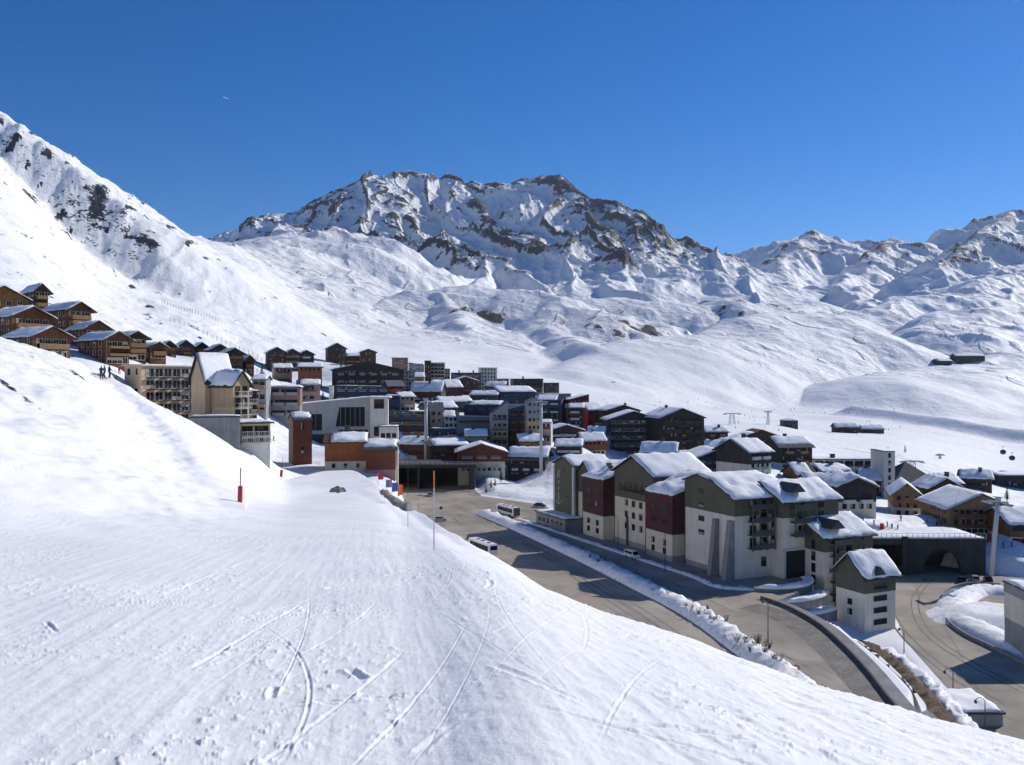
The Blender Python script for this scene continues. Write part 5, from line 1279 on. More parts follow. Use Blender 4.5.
# ------------------------------------------------------------------ vehicles
def car(name,label,cat,loc,rot,paint='carsilver',kind='hatch',group=None):
    t=thing(name,label,cat,loc,rot,group); L=4.3;Wd=1.75
    if kind=='hatch': side=[(-2.1,.35),(2.1,.35),(2.15,.75),(1.15,.92),(.55,1.42),(-1.35,1.45),(-2.0,.95),(-2.15,.7)]
    else: side=[(-2.4,.35),(2.3,.35),(2.35,.85),(1.75,1.05),(1.15,1.85),(-2.3,1.9),(-2.4,1.2)]
    me=bpy.data.meshes.new('body'); bm=bmesh.new()
    a=[bm.verts.new((x,-Wd/2+(.16 if z>1.2 else 0),z)) for x,z in side]; b=[bm.verts.new((x,Wd/2-(.16 if z>1.2 else 0),z)) for x,z in side]
    bm.faces.new(a[::-1]); bm.faces.new(b)
    for i in range(len(a)): j=(i+1)%len(a); bm.faces.new((a[i],a[j],b[j],b[i]))
    bmesh.ops.recalc_face_normals(bm,faces=bm.faces); bmesh.ops.bevel(bm,geom=list(bm.edges),offset=.06,segments=2,affect='EDGES'); bm.to_mesh(me); bm.free()
    me.materials.append(M(paint)); me.polygons.foreach_set('use_smooth',[False]*len(me.polygons)); link('body',me,t)
    top=1.42 if kind=='hatch' else 1.85
    mb=MB()
    if kind=='hatch':
        for y in (-1,1):
            mb=MB(); mb.prism([(-1.3,.95),(.85,.95),(.45,1.34),(-1.2,1.36)],y*(Wd/2-.12),y*(Wd/2-.03)); mb.build('side_window',['glass'],t)
        pass
        mb=MB(); mb.poly([(1.19,-.70,.94),(1.19,.70,.94),(.63,.62,1.40),(.63,-.62,1.40)]); mb.build('windscreen',['glass'],t)
        mb=MB(); mb.poly([(-2.03,-.65,.98),(-2.03,.65,.98),(-1.42,.58,1.43),(-1.42,-.58,1.43)]); mb.build('rear_window',['glass'],t)
    else:
        for y in (-1,1):
            mb=MB(); mb.prism([(-2.0,1.15),(1.35,1.15),(1.0,1.7),(-2.0,1.72)],y*(Wd/2-.13),y*(Wd/2-.0)); mb.build('side_window',['glass'],t)
        mb=MB(); mb.poly([(1.80,-.75,1.06),(1.80,.75,1.06),(1.22,.66,1.78),(1.22,-.66,1.78)]); mb.build('windscreen',['glass'],t)
        mb=MB(); mb.box(-2.45,-2.40,-.7,.7,1.2,1.75); mb.build('rear_window',['glass'],t)
    for x in (-1.35,1.35):
        for y in (-1,1):
            mb=MB(); mb.tube([(x,y*(Wd/2-.2),.33),(x,y*(Wd/2+.02),.33)],.33,14); w=mb.build('wheel',['rubber'],t)
            mb=MB(); mb.tube([(x,y*(Wd/2+.02),.33),(x,y*(Wd/2+.035),.33)],.19,10); mb.build('rim',['metal'],w)
    for y in (-.6,.6):
        mb=MB(); mb.box(2.12,2.17,y-.17,y+.17,.62,.76); mb.build('headlight',['paintwhite'],t)
        mb=MB(); mb.box(-2.18 if kind=='hatch' else -2.44,-2.1,y-.15,y+.15,.75,.95); mb.build('taillight',['redplastic'],t)
    return t
def bus(label,loc,rot,rearcol='paintwhite',L=11.5,side='paintwhite'):
    t=thing('bus',label,'bus',loc,rot); Wd=2.5;Hh=3.1
    me=bpy.data.meshes.new('body'); bm=bmesh.new(); bmesh.ops.create_cube(bm,size=1)
    for v in bm.verts: v.co=Vector((v.co.x*L,v.co.y*Wd,.35+(v.co.z+.5)*(Hh-.35)))
    bmesh.ops.bevel(bm,geom=list(bm.edges),offset=.16,segments=3,affect='EDGES'); bm.to_mesh(me); bm.free(); me.materials.append(M(side)); link('body',me,t)
    for y in (-1,1):
        for k in range(6):
            x0=-L/2+.7+k*(L-1.6)/6; mb=MB(); mb.box(x0,x0+(L-1.6)/6-.12,min(y*Wd/2,y*(Wd/2+.03)),max(y*Wd/2,y*(Wd/2+.03)),1.35,2.6); mb.build('window',['glass'],t)
    s_=1
    mb=MB(); mb.box(L/2,L/2+.03,-1.05,1.05,1.2,2.75); mb.build('windscreen',['glass'],t)
    mb=MB(); mb.box(-L/2-.03,-L/2,-1.15,1.15,.5,3.0); mb.build('rear_panel',[rearcol],t)
    if rearcol=='paintwhite':
        mb=MB(); mb.box(-L/2-.05,-L/2-.03,-.95,.95,1.7,2.7); mb.build('rear_window',['glass'],t)
    for x in (-L*.28,0,L*.22):
        mb=MB(); mb.box(x-.5,x+.5,-.4,.4,Hh,Hh+.12); mb.build('roof_hatch',['slate'],t)
    for x in (-L*.3,L*.33):
        for y in (-1,1):
            mb=MB(); mb.tube([(x,y*(Wd/2-.25),.48),(x,y*(Wd/2+.02),.48)],.48,16); mb.build('wheel',['rubber'],t)
    for y in (-.9,.9):
        mb=MB(); mb.box(L/2,L/2+.04,y-.15,y+.15,.7,.9); mb.build('headlight',['paintwhite'],t)
    return t

# ------------------------------------------------------------------ people
def skier_proto():
    me=bpy.data.meshes.new('sk'); 
    V_=[(0,0,.95),(0,.02,1.15),(0,.05,1.38),(0,.06,1.50),(0,.07,1.62),(0,.07,1.74), # pelvis..head
        (-.11,.02,.90),(-.15,.14,.50),(-.15,.02,.10),(-.15,.14,.06),
        (.11,.02,.90),(.15,.14,.50),(.15,.02,.10),(.15,.14,.06),
        (-.20,.05,1.40),(-.30,.10,1.14),(-.28,.34,1.05),
        (.20,.05,1.40),(.30,.10,1.14),(.28,.34,1.05)]
    Ed=[(0,1),(1,2),(2,3),(3,4),(4,5),(0,6),(6,7),(7,8),(8,9),(0,10),(10,11),(11,12),(12,13),(2,14),(14,15),(15,16),(2,17),(17,18),(18,19)]
    Rr=[.16,.15,.17,.07,.11,.09,.12,.085,.07,.06,.12,.085,.07,.06,.085,.065,.05,.085,.065,.05]
    me.from_pydata(V_,Ed,[]); o=bpy.data.objects.new('sk',me); COL.objects.link(o)
    md=o.modifiers.new('s','SKIN')
    for i,v in enumerate(me.skin_vertices[0].data): v.radius=(Rr[i],Rr[i])
    me.skin_vertices[0].data[0].use_root=True
    md2=o.modifiers.new('u','SUBSURF'); md2.levels=1
    dg=bpy.context.evaluated_depsgraph_get(); base=bpy.data.meshes.new_from_object(o.evaluated_get(dg)); bpy.data.objects.remove(o)
    base.materials.clear()
    return base
def skiers():
    base=skier_proto(); cols=['jacketred','jacketblue','jacketblack','jacketyellow']; bodies={}
    for c in cols:
        b=base.copy(); b.name='body'
        for m_ in (c,'pants','skin','helmet'): b.materials.append(M(m_))
        for p in b.polygons:
            z=p.center.z; y=p.center.y
            p.material_index=1 if z<.93 else (3 if z>1.68 else (2 if z>1.52 else 0))
            p.use_smooth=True
        bodies[c]=b
    mb=MB()
    for x in (-.15,.15): mb.box(x-.05,x+.05,-.75,.95,.0,.04); mb.prism([(.95,0),(1.08,.12),(1.08,.15),(.95,.04)],x-.05,x+.05,axis='x')
    ski=mb.mesh('skis',['jacketred'])
    mb=MB()
    for x in (-.34,.34): mb.tube([(x*.85,.36,1.08),(x,.05,.02)],.012,5)
    pole=mb.mesh('poles',['darkmetal'])
    words={'jacketred':'red','jacketblue':'blue','jacketblack':'black','jacketyellow':'yellow'}
    L=[ # px,py,colour,where
     (813,523,'jacketblack','left of the ski crossing, farthest from its railing'),(816,536,'jacketblue','at the left end of the crossing beside the olive roof'),(863,524,'jacketblack','on the ski crossing below the rounded snow roof'),
     (874,526,'jacketyellow','on the ski crossing, second from the olive roofs'),(887,527,'jacketblue','near the middle of the ski crossing above the arch pillar'),(901,521,'jacketblack','high on the ski crossing above the pillar'),
     (892,531,'jacketblack','just behind the red pad at the railing'),(858,534,'jacketblack','beside the edge of the olive roof above the bridge'),(927,523,'jacketred','on the slope below the beige wooden chalet'),
     (937,527,'jacketblack','near the porch of the large chalet hotel'),(941,526,'jacketred','paired with a darker skier below the chalet hotel'),(948,538,'jacketblack','at the bridge railing right of the arch'),
     (953,538,'jacketblue','beside another skier at the bridge railing right of the arch'),(959,539,'jacketblack','in the shade at the right end of the bridge'),(962,536,'jacketred','in a red jacket in the shade below the chalet hotel'),
     (955,533,'jacketblack','standing back from the railing in the shade'),(972,539,'jacketblack','near the red pads right of the bridge'),(985,540,'jacketblue','between the red pads and the lift mast'),
     (1003,548,'jacketblack','right of the leaning lift mast'),(1012,547,'jacketred','farthest right on the slope under the chalets'),(970,532,'jacketyellow','in the shade directly under the hotel balconies'),
     (898,533,'jacketblack','by the railing above the dark arch'),(101,379,'jacketblack','first of three close together left of the beige hotel'),(105,378,'jacketblue','in the middle of three left of the beige hotel'),
     (109,378,'jacketblack','last of three close together left of the beige hotel'),(119,374,'jacketred','alone between the group and the beige hotel'),(126,371,'jacketblack','right beside the beige hotel corner'),(129,371,'jacketblack','touching the shade of the beige hotel corner'),
     (274,441,'jacketblack','alone on the shaded flat under the lift terminal')]
    for px,py,c,w in L:
        p=hit(px,py,90 if px<300 else 200,500)
        t=thing('person','skier in a %s jacket %s'%(words[c],w),'skier',p,random.Random(px*31+py).uniform(0,6.28))
        link('body',bodies[c],t); link('skis',ski,t); link('poles',pole,t)
    # tiny skiers far out on the snowfields
    r=random.Random(5); k=0; me=bodies
    first=None
    while k<64:
        px=r.uniform(735,900) if k<44 else r.uniform(600,760); py=r.uniform(405,432) if px>735 else r.uniform(398,412)
        p=hit(px,py,520,1500); c=r.choice(cols)
        o=link('person',bodies[c],None,p,r.uniform(0,6.28)); tag(o,'tiny skier among the many scattered over the far open snowfield','skier','distant skiers on the snowfield'); k+=1

# ------------------------------------------------------------------ masts, lamps, signs, markers
def pole_marker(px,py,D0,D1,h,label,orange=True,r=.015):
    p=hit(px,py,D0,D1); h=h/F*p.y; t=thing('piste_pole',label,'pole',p)
    mb=MB(); mb.tube([(0,0,-.2),(0,0,h*.78)],r,8); mb.build('shaft',['metal'],t)
    mb=MB(); mb.tube([(0,0,h*.78),(0,0,h)],r*1.25,8); mb.build('tip',['orange' if orange else 'metal'],t)
def pad(px,py,D0,D1,hp,hr,rad,label,lean=0):
    p=hit(px,py,D0,D1); hp,hr,rad=[q/F*p.y for q in (hp,hr,rad)]; t=thing('padded_post',label,'post',p,0,'red padded posts'); t.rotation_euler=(0,lean,0)
    mb=MB(); mb.tube([(0,0,-.1),(0,0,.04),(0,0,hp-.04),(0,0,hp)],[rad*.9,rad,rad,rad*.9],18); mb.build('pad',['redplastic'],t,smooth=False)
    mb=MB(); mb.tube([(0,0,hp),(0,0,hr)],.03,8); mb.build('pole',['darkmetal'],t)
def mast(px,ytop,ybase,D,rad,label,head='lift',lean=0,arm=3.0):
    x=(px-CX)/F*D; zb=-(ybase-CY)/F*D; zt=-(ytop-CY)/F*D; h=zt-zb
    t=thing('lift_mast',label,'mast',(x,D,zb)); t.rotation_euler=(0,lean,0)
    mb=MB(); mb.tube([(0,0,-5),(0,0,h*.5),(0,0,h)],[rad,rad*.9,rad*.75],18); mb.build('column',['metal'],t,smooth=True)
    mb=MB(); mb.box(-arm,arm,-.25,.25,h-.1,h+.35)
    for s in (-1,1):
        mb.box(s*arm-.25,s*arm+.25,-2.2,2.2,h-.45,h-.1)
    mb.build('crossarm',['metal'],t)
    for s in (-1,1):
        mb=MB()
        for q in (-1.8,-.9,0,.9,1.8): mb.tube([(s*arm-.08,q,h-.55),(s*arm+.08,q,h-.55)],.28,10)
        mb.build('pulleys',['darkmetal'],t)
    mb=MB(); mb.box(-.5,.5,-.5,.5,h+.35,h+1.2); mb.box(-arm*.5,arm*.5,-.08,.08,h+1.2,h+1.4); mb.build('maintenance_frame',['metal'],t)
    mb=MB(); 
    for k in range(int(h/.6)): mb.box(rad+.05,rad+.09,-.2,.2,.6*k,.6*k+.04)
    mb.box(rad+.05,rad+.1,-.22,-.18,0,h); mb.box(rad+.05,rad+.1,.18,.22,0,h); mb.build('ladder',['darkmetal'],t)
    return t
def lattice(px,ytop,ybase,D,w,label):
    x=(px-CX)/F*D; zb=-(ybase-CY)/F*D; zt=-(ytop-CY)/F*D; h=zt-zb
    t=thing('lattice_mast',label,'mast',(x,D,zb),0,'lattice lift masts')
    for sx in (-1,1):
        for sy in (-1,1):
            mb=MB(); mb.tube([(sx*w/2,sy*w/2,-4),(sx*w*.16,sy*w*.16,h)],.16,6); mb.build('leg',['metal'],t)
    mb=MB(); n=5
    for k in range(n):
        a=k/n;b=(k+1)/n; ra=w/2*(1-a)+w*.16*a; rb=w/2*(1-b)+w*.16*b
        for (ax,ay,bx,by) in ((-1,-1,1,-1),(1,-1,1,1),(1,1,-1,1),(-1,1,-1,-1)):
            mb.tube([(ax*ra,ay*ra,h*a),(bx*rb,by*rb,h*b)],.07,4); mb.tube([(ax*rb,ay*rb,h*b),(bx*rb,by*rb,h*b)],.07,4)
    mb.build('bracing',['metal'],t)
    mb=MB(); mb.box(-w*.9,w*.9,-.3,.3,h,h+.5); mb.box(-w*.9,-w*.7,-2,2,h-.4,h); mb.box(w*.7,w*.9,-2,2,h-.4,h); mb.box(-w*.6,w*.6,-.8,.8,h+.5,h+.7); mb.build('crossarm',['metal'],t)
def lamp(px,ytop,ybase,z,label,arms=1,h=None,curved=True,dirn=-1):
    b=on(px,ybase,z); h=(ybase-ytop)/F*b.y; t=thing('street_lamp',label,'lamp',b,0)
    mb=MB(); mb.tube([(0,0,-.1),(0,0,.5),(0,0,h*.86)],[.12,.09,.06],10); mb.build('post',['darkmetal'],t)
    for k in range(arms):
        s=dirn if k==0 else -dirn
        if curved: P=[(0,0,h*.86)]+[(s*(1-math.cos(a))*.7,0,h*.86+math.sin(a)*h*.13) for a in np.linspace(.2,2.6,8)]
        else: P=[(0,0,h*.86),(s*.2,0,h*.95),(s*.9,0,h)]
        mb=MB(); mb.tube(P,.045,8); a=mb.build('arm',['darkmetal'],t)
        e=P[-1]; mb=MB(); mb.tube([(e[0],0,e[2]),(e[0],0,e[2]-.15),(e[0],0,e[2]-.45)],[.06,.24,.18],10); mb.build('lantern',['slate'],t)
def cable(a,b,sag,label,r=.035):
    P=[a.lerp(b,k/24)-Vector((0,0,sag*4*(k/24)*(1-k/24))) for k in range(25)]
    mb=MB(); mb.tube([tuple(p) for p in P],r,5); o=mb.build('cable',['darkmetal']); tag(o,label,'cable')
def round_sign(px,py,D,label):
    p=Vector(((px-CX)/F*D,D,-(py-CY)/F*D)); g=gz(p.x,p.y)
    t=thing('road_sign',label,'sign',(p.x,p.y,-43))
    h=p.z+43
    mb=MB(); mb.tube([(0,0,-.2),(0,0,h)],.04,8); mb.build('post',['metal'],t)
    mb=MB(); mb.tube([(0,-.05,h),(0,-.08,h)],.52,28); mb.build('sign_ring',['redplastic'],t)
    mb=MB(); mb.tube([(0,-.081,h),(0,-.09,h)],.36,28); mb.build('sign_face',['offwhite'],t)
    mb=MB(); mb.box(-.35,.35,-.1,-.07,h-1.15,h-.75); mb.build('plate',['slate'],t)
def conifer(px,py,D,h,label,seed,group='small conifers in the village snow'):
    x=(px-CX)/F*D; z=-(py-CY)/F*D; zz=gz(x,D); t=thing('conifer',label,'tree',(x,D,max(z,zz) if abs(z-zz)<3 else zz),0,group)
    r=random.Random(seed)
    mb=MB(); mb.tube([(0,0,-.5),(0,0,h*.5),(0,0,h*.97)],[.16,.10,.02],7); mb.build('trunk',['bark'],t)
    mb=MB(); n=int(60+h*18)
    for i in range(n):
        f=(i+.5)/n; zc=h*(.10+.88*f); R_=h*.26*(1-f)**.85+.12; a=r.uniform(0,6.28); L=R_*r.uniform(.65,1.1)
        d=Vector((math.cos(a),math.sin(a),-.28)); s=Vector((-math.sin(a),math.cos(a),0))*L*.30; o_=Vector((0,0,zc)); tip=o_+d*L
        for q in range(3):
            u0=.15+.28*q; m0=o_+d*L*u0; m1=o_+d*L*min(1,u0+.42)
            ss=s*(1.15-u0)
            mb.poly([tuple(m0),tuple(m0+ss+Vector((0,0,-.05*h*.3))),tuple(m1),tuple(m0-ss+Vector((0,0,-.04*h*.3)))])
    mb.build('crown',['needle'],t)
def shrub(p,h,label,seed,group='bare shrubs poking through the snow bank'):
    t=thing('shrub',label,'shrub',p,0,group); r=random.Random(seed); mb=MB()
    for i in range(9):
        a=r.uniform(0,6.28); L=h*r.uniform(.6,1.1); b=Vector((r.uniform(-.15,.15),r.uniform(-.15,.15),-.2)); e=Vector((math.cos(a)*L*.45,math.sin(a)*L*.45,L))
        m=b.lerp(e,.55)+Vector((r.uniform(-.08,.08),r.uniform(-.08,.08),.05)); mb.tube([b,m,e],[.035,.025,.01],4)
        for q in range(4):
            s=b.lerp(e,r.uniform(.4,.9)); v=Vector((r.uniform(-1,1),r.uniform(-1,1),r.uniform(.2,1)))*L*.28; mb.tube([s,s+v],[.018,.006],4)
    mb.build('branches',['twig'],t)
    mb=MB()
    for i in range(26):
        a=r.uniform(0,6.28); q=Vector((math.cos(a)*h*.35*r.random(),math.sin(a)*h*.35*r.random(),h*r.uniform(.25,.95))); s=.10
        mb.poly([tuple(q+Vector((r.uniform(-s,s),r.uniform(-s,s),r.uniform(-s,s)))) for _ in range(4)])
    mb.build('foliage',['needle'],t)
def furniture():
    pole_marker(434,550,20,44,79,'tall thin piste pole with orange top on the crest of the near slope')
    pole_marker(408,527,30,75,27,'short thin bare pole farther along the crest of the near slope',False,.015)
    pad(240,502,40,120,16,34,2.4,'red padded post with tall thin pole at the left edge of the piste',.02)
    pad(281,477,90,170,7,20,1.4,'small red padded post farther down the left edge of the piste',.10)
    # pads and nets at the end of the piste
    for px,lab in ((322,'red pad left in the row at the foot of the timber annex'),(331,'red pad lying second in the row at the timber annex')):
        pass
    for px,py,lab in ((882,533,'red padded mat hung at the bridge railing above the pillar'),(980,541,'red padded post beside the bridge end'),(989,542,'second red padded post right of the bridge end')):
        pad(px,py,205,330,8,8.2,2.0,lab)
    mast(426,402,470,392,.85,'tall white lift mast standing over the underpass',arm=2.6)
    mast(541,402,474,374,.75,'tall white lift mast in front of the slim beige tower',arm=2.4)
    mast(993,502,556,222,.62,'white lift mast leaning in front of the large chalet hotel',arm=2.6,lean=math.radians(5))
    lattice(912,462,486,395,5.5,'large white lattice mast behind the beige wooden chalets')
    lattice(732,414,434,620,6.5,'broad lattice mast on the snowfield above the dark blue chalet')
    lattice(768,412,432,640,2.6,'slim lattice mast right of the broad one on the snowfield')
    lattice(940,455,470,520,2.4,'slim lattice mast on the snowfield behind the glazed pyramid roof')
    cable(W(990,500,222),W(912,460,395),1.5,'lift cable from the leaning mast to the large lattice mast')
    cable(W(912,460,395),W(700,396,1100),10,'lift cable rising from the large lattice mast to the far snowfield',.05)
    cable(W(997,500,222),W(1100,540,150),1,'lift cable leaving the leaning mast towards the right edge')
    cable(W(768,413,640),W(860,330,2100),18,'long lift cable climbing the far snowfield from the slim mast',.09)
    # chairlift cabins
    for px,py,D,lab in ((888,452,520,'dark gondola cabin hanging above the end tower of the long hotel'),(795,431,700,'dark gondola cabin over the snowfield by the tent hut'),(1003,452,430,'dark chair on the lift line at the right edge'),(1012,458,420,'second dark chair on the lift line at the right edge')):
        t=thing('gondola_cabin',lab,'cabin',W(px,py,D),0,'lift cabins'); me=bpy.data.meshes.new('cabin_body'); bm=bmesh.new(); bmesh.ops.create_cube(bm,size=2.2); bmesh.ops.bevel(bm,geom=list(bm.edges),offset=.45,segments=3,affect='EDGES'); bm.to_mesh(me); bm.free(); me.materials.append(M('slate')); link('cabin_body',me,t)
        mb=MB(); mb.box(-.75,.75,-1.13,-1.1,-.1,.75); mb.build('window',['glass'],t)
        mb=MB(); mb.tube([(0,0,1.1),(0,0,2.6)],.08,6); mb.box(-.6,.6,-.1,.1,2.6,2.75); mb.build('hanger',['darkmetal'],t)
    lamp(953,668,702,-50,'curved street lamp left of the pair beside the lower road')
    lamp(985,697,738,-49.5,'curved street lamp in front of the grey kiosk roof at the bottom right')
    lamp(665,505,572,-43,'straight street lamp before the plain white apartment wing',curved=False)
    lamp(768,600,642,-43,'double arm street lamp at the bend of the descending road',arms=2,curved=False)
    lamp(569,496,529,-43,'slender street lamp in front of the olive tower',curved=False)
    lamp(618,515,551,-43,'slender street lamp between the first red wing and the tall gable',curved=False)
    lamp(408,458,496,-43,'double headed white lamp beside the flags at the road bend',arms=2,curved=False)
    lamp(904,628,652,-50,'thin dark post lamp beside the lowest white wing',curved=False)
    round_sign(796,668,132,'round red rimmed road sign at the end of the snow bank')
    # traffic signs on the bend
    p=on(441,516,-43); t=thing('road_sign','small dark sign on a post standing by the parked car',"sign",p); mb=MB(); mb.tube([(0,0,0),(0,0,2.6)],.05,8); mb.build('post',['metal'],t); mb=MB(); mb.tube([(0,-.06,2.6),(0,-.1,2.6)],.55,20); mb.build('sign_face',['slate'],t)
    # vehicles
    def D_(px,py,z=-43): return on(px,py,z)
    car('parked_car','dark blue silver car parked at the bend beside the small sign','car',D_(440,521),math.radians(8),'carsilver')
    car('van','small white van driving in the shade in front of the tall gabled wing','van',D_(632,558),math.radians(-64),'paintwhite','van')
    car('parked_car','silver car in the shade at the mouth of the underpass','car',D_(430,496),math.radians(100),'carsilver')
    car('parked_car','dark car parked in the shade beside the low grey entrance wing','car',D_(548,522),math.radians(-64),'cardark')
    car('parked_car','dark car parked farthest along the snow mound behind the bus','car',D_(540,507),math.radians(-20),'carblue')
    for i,(px,py,c) in enumerate(((962,582,'cardark'),(975,581,'carsilver'),(988,582,'cardark'))):
        car('parked_car',['black car parked nearest the arch by the snow slope','silver car parked between two black cars by the snow slope','black car parked at the right end of the row by the snow slope'][i],'car',D_(px,py,-50),math.radians(70),c,group='cars parked by the lower road')
    bus('white and black bus with olive rear parked by the start of the snow bank',D_(508,515),math.radians(118),'olive',12)
    bus('white bus partly hidden behind the crest of the near slope',D_(483,553),math.radians(118),'paintwhite',12)
    # tent, rock wall, flags
    p=W(395,463,392); t=thing('tent','pale cream vaulted tent beside the timber annex','tent',p,math.radians(4))
    mb=MB(); n=12; Lw=10.0; prof=[(-.1,0)]
    out=[(4-4*math.cos(math.pi*i/n),3.4*math.sin(math.pi*i/n)) for i in range(n+1)]
    mb.prism(out,0,9.5,axis='x'); mb.build('canopy',['tent'],t,smooth=False)
    mb=MB(); mb.box(9.5,9.56,2.8,5.2,0,2.3); mb.build('door',['offwhite'],t)
    t=thing('boulder','brown boulder breaking through the snow before the timber annex','rock',hit(338,492,80,160)); me=bpy.data.meshes.new('rock_body'); bm=bmesh.new(); bmesh.ops.create_icosphere(bm,subdivisions=3,radius=1)
    for v in bm.verts:
        c=v.co; k=1+.35*float(fbm(np.array([c.x*1.3+3]),np.array([c.y*1.3+c.z]),3,3)[0]); v.co=Vector((c.x*1.05*k,c.y*.8*k,c.z*.75*k))
    bm.to_mesh(me); bm.free(); me.materials.append(M('stone')); link('rock_body',me,t)
    # stone edge wall with banners where the piste ends
    def lip(px,f=.95):
        u=(px-CX)/F; Y=f*float(np.interp(u,_fu,_E)); return Vector((u*Y,Y,gz(u*Y,Y)))
    fp=[lip(px) for px in (382,388,394,400,406,412)]
    E=[p+Vector((0,0,-.1)) for p in fp]
    strip('stone_wall',E,[(-.5,-1),(-.4,.3),(.0,.55),(.4,.3),(.5,-1)],['stone'],label='rough stone edge wall dropping to the road where the piste ends',cat='wall',noise=.4,seed=8)
    for i,(px,py,c,lab) in enumerate(((378,486,'redplastic','red flag banner at the far end of the stone edge wall'),(386,491,'purple','pale purple banner in the middle of the stone edge wall'),(392,496,'bannerblue','blue banner beside the purple one on the stone edge wall'),(398,502,'orange','orange banner nearest on the stone edge wall'))):
        t=thing('flag',lab,'flag',lip(px,.97),.4*i,'banners on the stone edge wall'); mb=MB(); mb.tube([(0,0,-.3),(0,0,1.9)],.03,6); mb.build('pole',['metal'],t)
        mb=MB(); P=[(.04+.13*k,.10*math.sin(k*1.1+i),0) for k in range(8)]
        for k in range(7): a,b=P[k],P[k+1]; mb.quad((a[0]*.8,a[1],.9),(b[0]*.8,b[1],.85),(b[0]*.8,b[1],1.82),(a[0]*.8,a[1],1.86))
        mb.build('cloth',[c],t)
    for i,(px,py,D,h,lab) in enumerate(((486,480,345,3.2,'snowy little conifer leftmost on the roadside mound'),(491,478,350,4.0,'little conifer standing close to the leftmost one on the mound'),(495,476,355,3.4,'dark conifer in the middle of the roadside mound'),(501,481,350,5.2,'tallest conifer on the roadside mound by the wooden chalet'),
        (318,392,410,9,'dark tall conifer left in the grove above the pinkish flats'),(323,396,405,10,'tallest dark conifer in the grove left of the white wall panel'),(328,398,400,8,'short broad conifer touching the white wall panel'),(316,388,420,8,'conifer behind the grove near the orange timber house'),
        (341,372,560,8,'conifer beside the highest brown chalet'),(262,392,330,8,'dark conifer between the beige hotel and the grey flats'),(551,442,440,7,'conifer beside the second white mast'),(905,452,500,4,'small conifer behind the pyramid roof'),(1007,500,300,5,'small conifer behind the large chalet hotel'))):
        conifer(px,py,D,h,lab,i)
    r=random.Random(3)
    path=catmull([on(*a,-43.0) for a in ((495,518),(520,529),(560,547),(600,566),(640,586),(680,606),(712,625),(745,649),(780,673))],10)
    for i in range(34):
        f=r.random()**.8 if i<24 else r.uniform(.7,1); q=path[min(len(path)-1,int(f*len(path)))]+Vector((r.uniform(-1.4,1.8),r.uniform(-1.2,1.2),1.0))
        shrub(q,r.uniform(.7,1.5) if f<.8 else r.uniform(1.0,2.0),'bare dark shrub poking through the roadside snow bank',i)
    for i in range(16):
        px,py=r.uniform(852,915),0; py=638+(px-852)*.95+r.uniform(-10,6); q=on(px,py,-45.5); q.z=gz(q.x,q.y)+.1
        shrub(q,r.uniform(.5,1.0),'small dry shrub on the snow slope beside the descending road',100+i,'dry shrubs on the slope below the parapet')
    # snow fences on the hillside
    for k,(a,b,lab) in enumerate((((162,303,640),(218,312,640),'uppermost snow fence on the left hillside'),((170,315,560),(262,325,580),'second snow fence from the top on the left hillside'),((195,326,500),(268,334,520),'third snow fence from the top on the left hillside'),((205,334,470),(265,343,480),'lowest snow fence on the left hillside just above the dark chalets'))):
        t=thing('snow_fence',lab,'fence',(0,0,0),0,'snow fences on the left hillside'); n=20
        xa=(a[0]-CX)/F*a[2]; xb=(b[0]-CX)/F*b[2]; mbp=MB(); mbn=MB(); prev=None
        for i in range(n+1):
            f=i/n; x=xa+(xb-xa)*f; y=a[2]+(b[2]-a[2])*f; z=gz(x,y)
            m=MB(); m.box(x-.12,x+.12,y-.12,y+.12,z-.3,z+3.0); m.build('post',['metal'],t)
            if prev:
                for hh in (.9,1.5,2.1,2.7): mbn.tube([(prev[0],prev[1],prev[2]+hh),(x,y,z+hh)],.05,3,cap=False)
            prev=(x,y,z)
        mbn.build('rails',['metal'],t)
    # airliner high in the sky
    p=W(226,98,5200); t=thing('airliner','tiny white airliner crossing the blue sky','airplane',p); t.rotation_euler=(0,math.radians(20),math.radians(-8))
    mb=MB(); mb.tube([(-17,0,0),(-14,0,0),(12,0,0),(16,0,0),(18,0,0)],[.3,2,2,1.3,.2],12); mb.build('fuselage',['paintwhite'],t,smooth=True)
    for s in (-1,1):
        mb=MB(); mb.prism([(4,0),(-1,0),(-6,s*16),(-4,s*16)],-.2,.2,axis='z'); mb.build('wing',['paintwhite'],t)
    mb=MB(); mb.prism([(-12,0),(-16.5,0),(-18,5),(-16,5)],-.2,.2); mb.build('tail_fin',['paintwhite'],t)
    # grey kiosk at the bottom right
    building('kiosk','low grey kiosk with flat snow roof at the lower right corner','building',955,742,129,0,vsolve(955,1003,129,0),9,(742-714)/F*129,roof='flat',snow=.5,over=.3,bands=(('grey',1),),found=1.5,z=-51.5 if False else None)
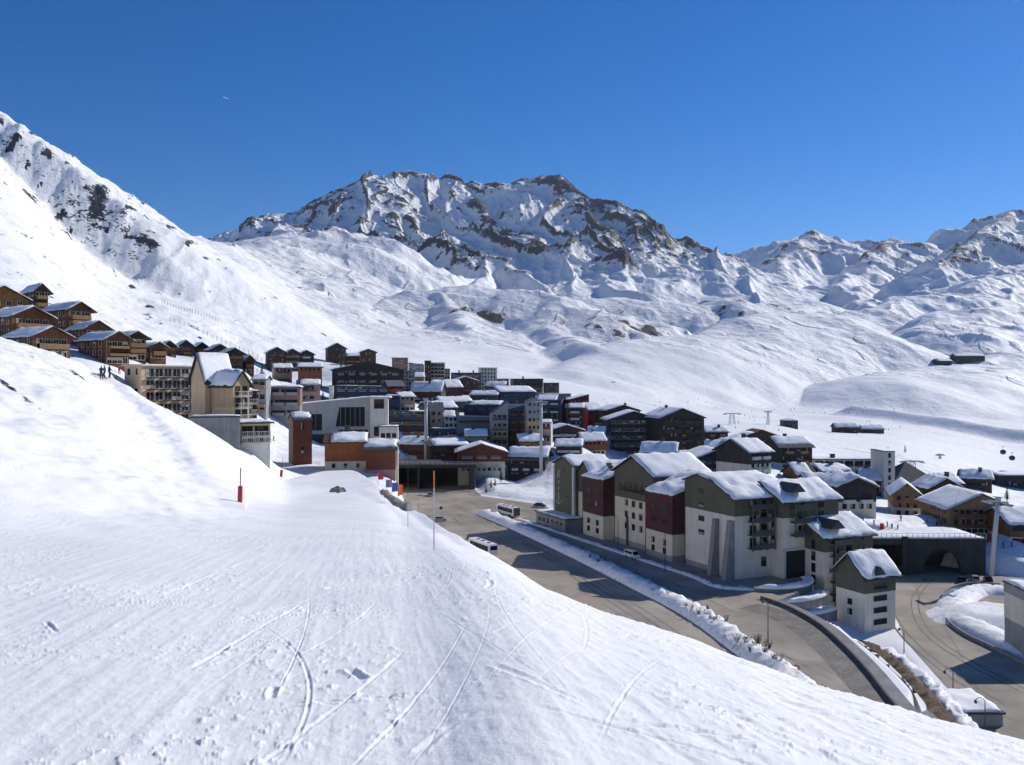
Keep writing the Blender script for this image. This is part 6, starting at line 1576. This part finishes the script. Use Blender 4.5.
# ------------------------------------------------------------------ light, sky, camera
SUN_AZ,SUN_EL=math.radians(52),math.radians(31)
def haze():
    mb=MB(); mb.box(-9500,9500,-300,9000,-160,1500); m=bpy.data.materials.new('mountain_air'); t,n,l=nt(m)
    n.remove(n['Principled BSDF']); v=n.new('ShaderNodeVolumePrincipled'); v.inputs['Color'].default_value=(.72,.82,1,1); v.inputs['Density'].default_value=HZ; v.inputs['Anisotropy'].default_value=.2
    l.new(v.outputs[0],n['Material Output'].inputs['Volume'])
    o=mb.build('haze',[m]); o['kind']='stuff'
    sc.cycles.volume_bounces=0
def lighting():
    w=bpy.data.worlds.new('World'); sc.world=w; w.use_nodes=True
    n,l=w.node_tree.nodes,w.node_tree.links; bg=n['Background']
    sky=n.new('ShaderNodeTexSky'); sky.sky_type='NISHITA'; sky.sun_disc=False
    sky.sun_elevation=SUN_EL; sky.sun_rotation=SUN_AZ; sky.altitude=2300; sky.air_density=SKY[0]; sky.dust_density=SKY[1]; sky.ozone_density=SKY[2]
    hs=n.new('ShaderNodeHueSaturation'); hs.inputs['Saturation'].default_value=SKY[4]; hs.inputs['Hue'].default_value=.508; hs.inputs['Value'].default_value=SKY[5]; l.new(sky.outputs[0],hs.inputs['Color']); l.new(hs.outputs[0],bg.inputs['Color']); bg.inputs['Strength'].default_value=SKY[3]
    d=bpy.data.lights.new('sun','SUN'); d.energy=SUNE; d.angle=math.radians(.53); d.color=(1,.95,.88)
    o=bpy.data.objects.new('sun',d); COL.objects.link(o)
    v=Vector((math.sin(SUN_AZ)*math.cos(SUN_EL),math.cos(SUN_AZ)*math.cos(SUN_EL),math.sin(SUN_EL)))
    o.rotation_euler=v.to_track_quat('Z','Y').to_euler(); o.location=v*400
    c=bpy.data.cameras.new('camera'); c.lens=F/1024*36; c.sensor_width=36; c.clip_start=.1; c.clip_end=30000
    co=bpy.data.objects.new('camera',c); COL.objects.link(co); co.location=(0,0,0); co.rotation_euler=(math.pi/2,0,0); sc.camera=co
    sc.view_settings.view_transform='Standard'; sc.view_settings.look='None'; sc.view_settings.exposure=EXPO; sc.view_settings.gamma=1
    sc.render.resolution_x=1024; sc.render.resolution_y=765
    sc.cycles.max_bounces=5; sc.cycles.diffuse_bounces=3; sc.cycles.glossy_bounces=2; sc.cycles.transparent_max_bounces=4
    sc.cycles.use_adaptive_sampling=True; sc.cycles.adaptive_threshold=.03
HZ=2.6e-5
SKY=(1.0,0.35,4.5,.100,1.34,1.03); SUNE=4.3; EXPO=0.09
Q=1.0
BASE=RBF(CTRL)
terrain(); village(); complex_(); roads(); furniture(); skiers(); haze(); lighting()
print('T',time.time()-T0, len(bpy.data.objects))
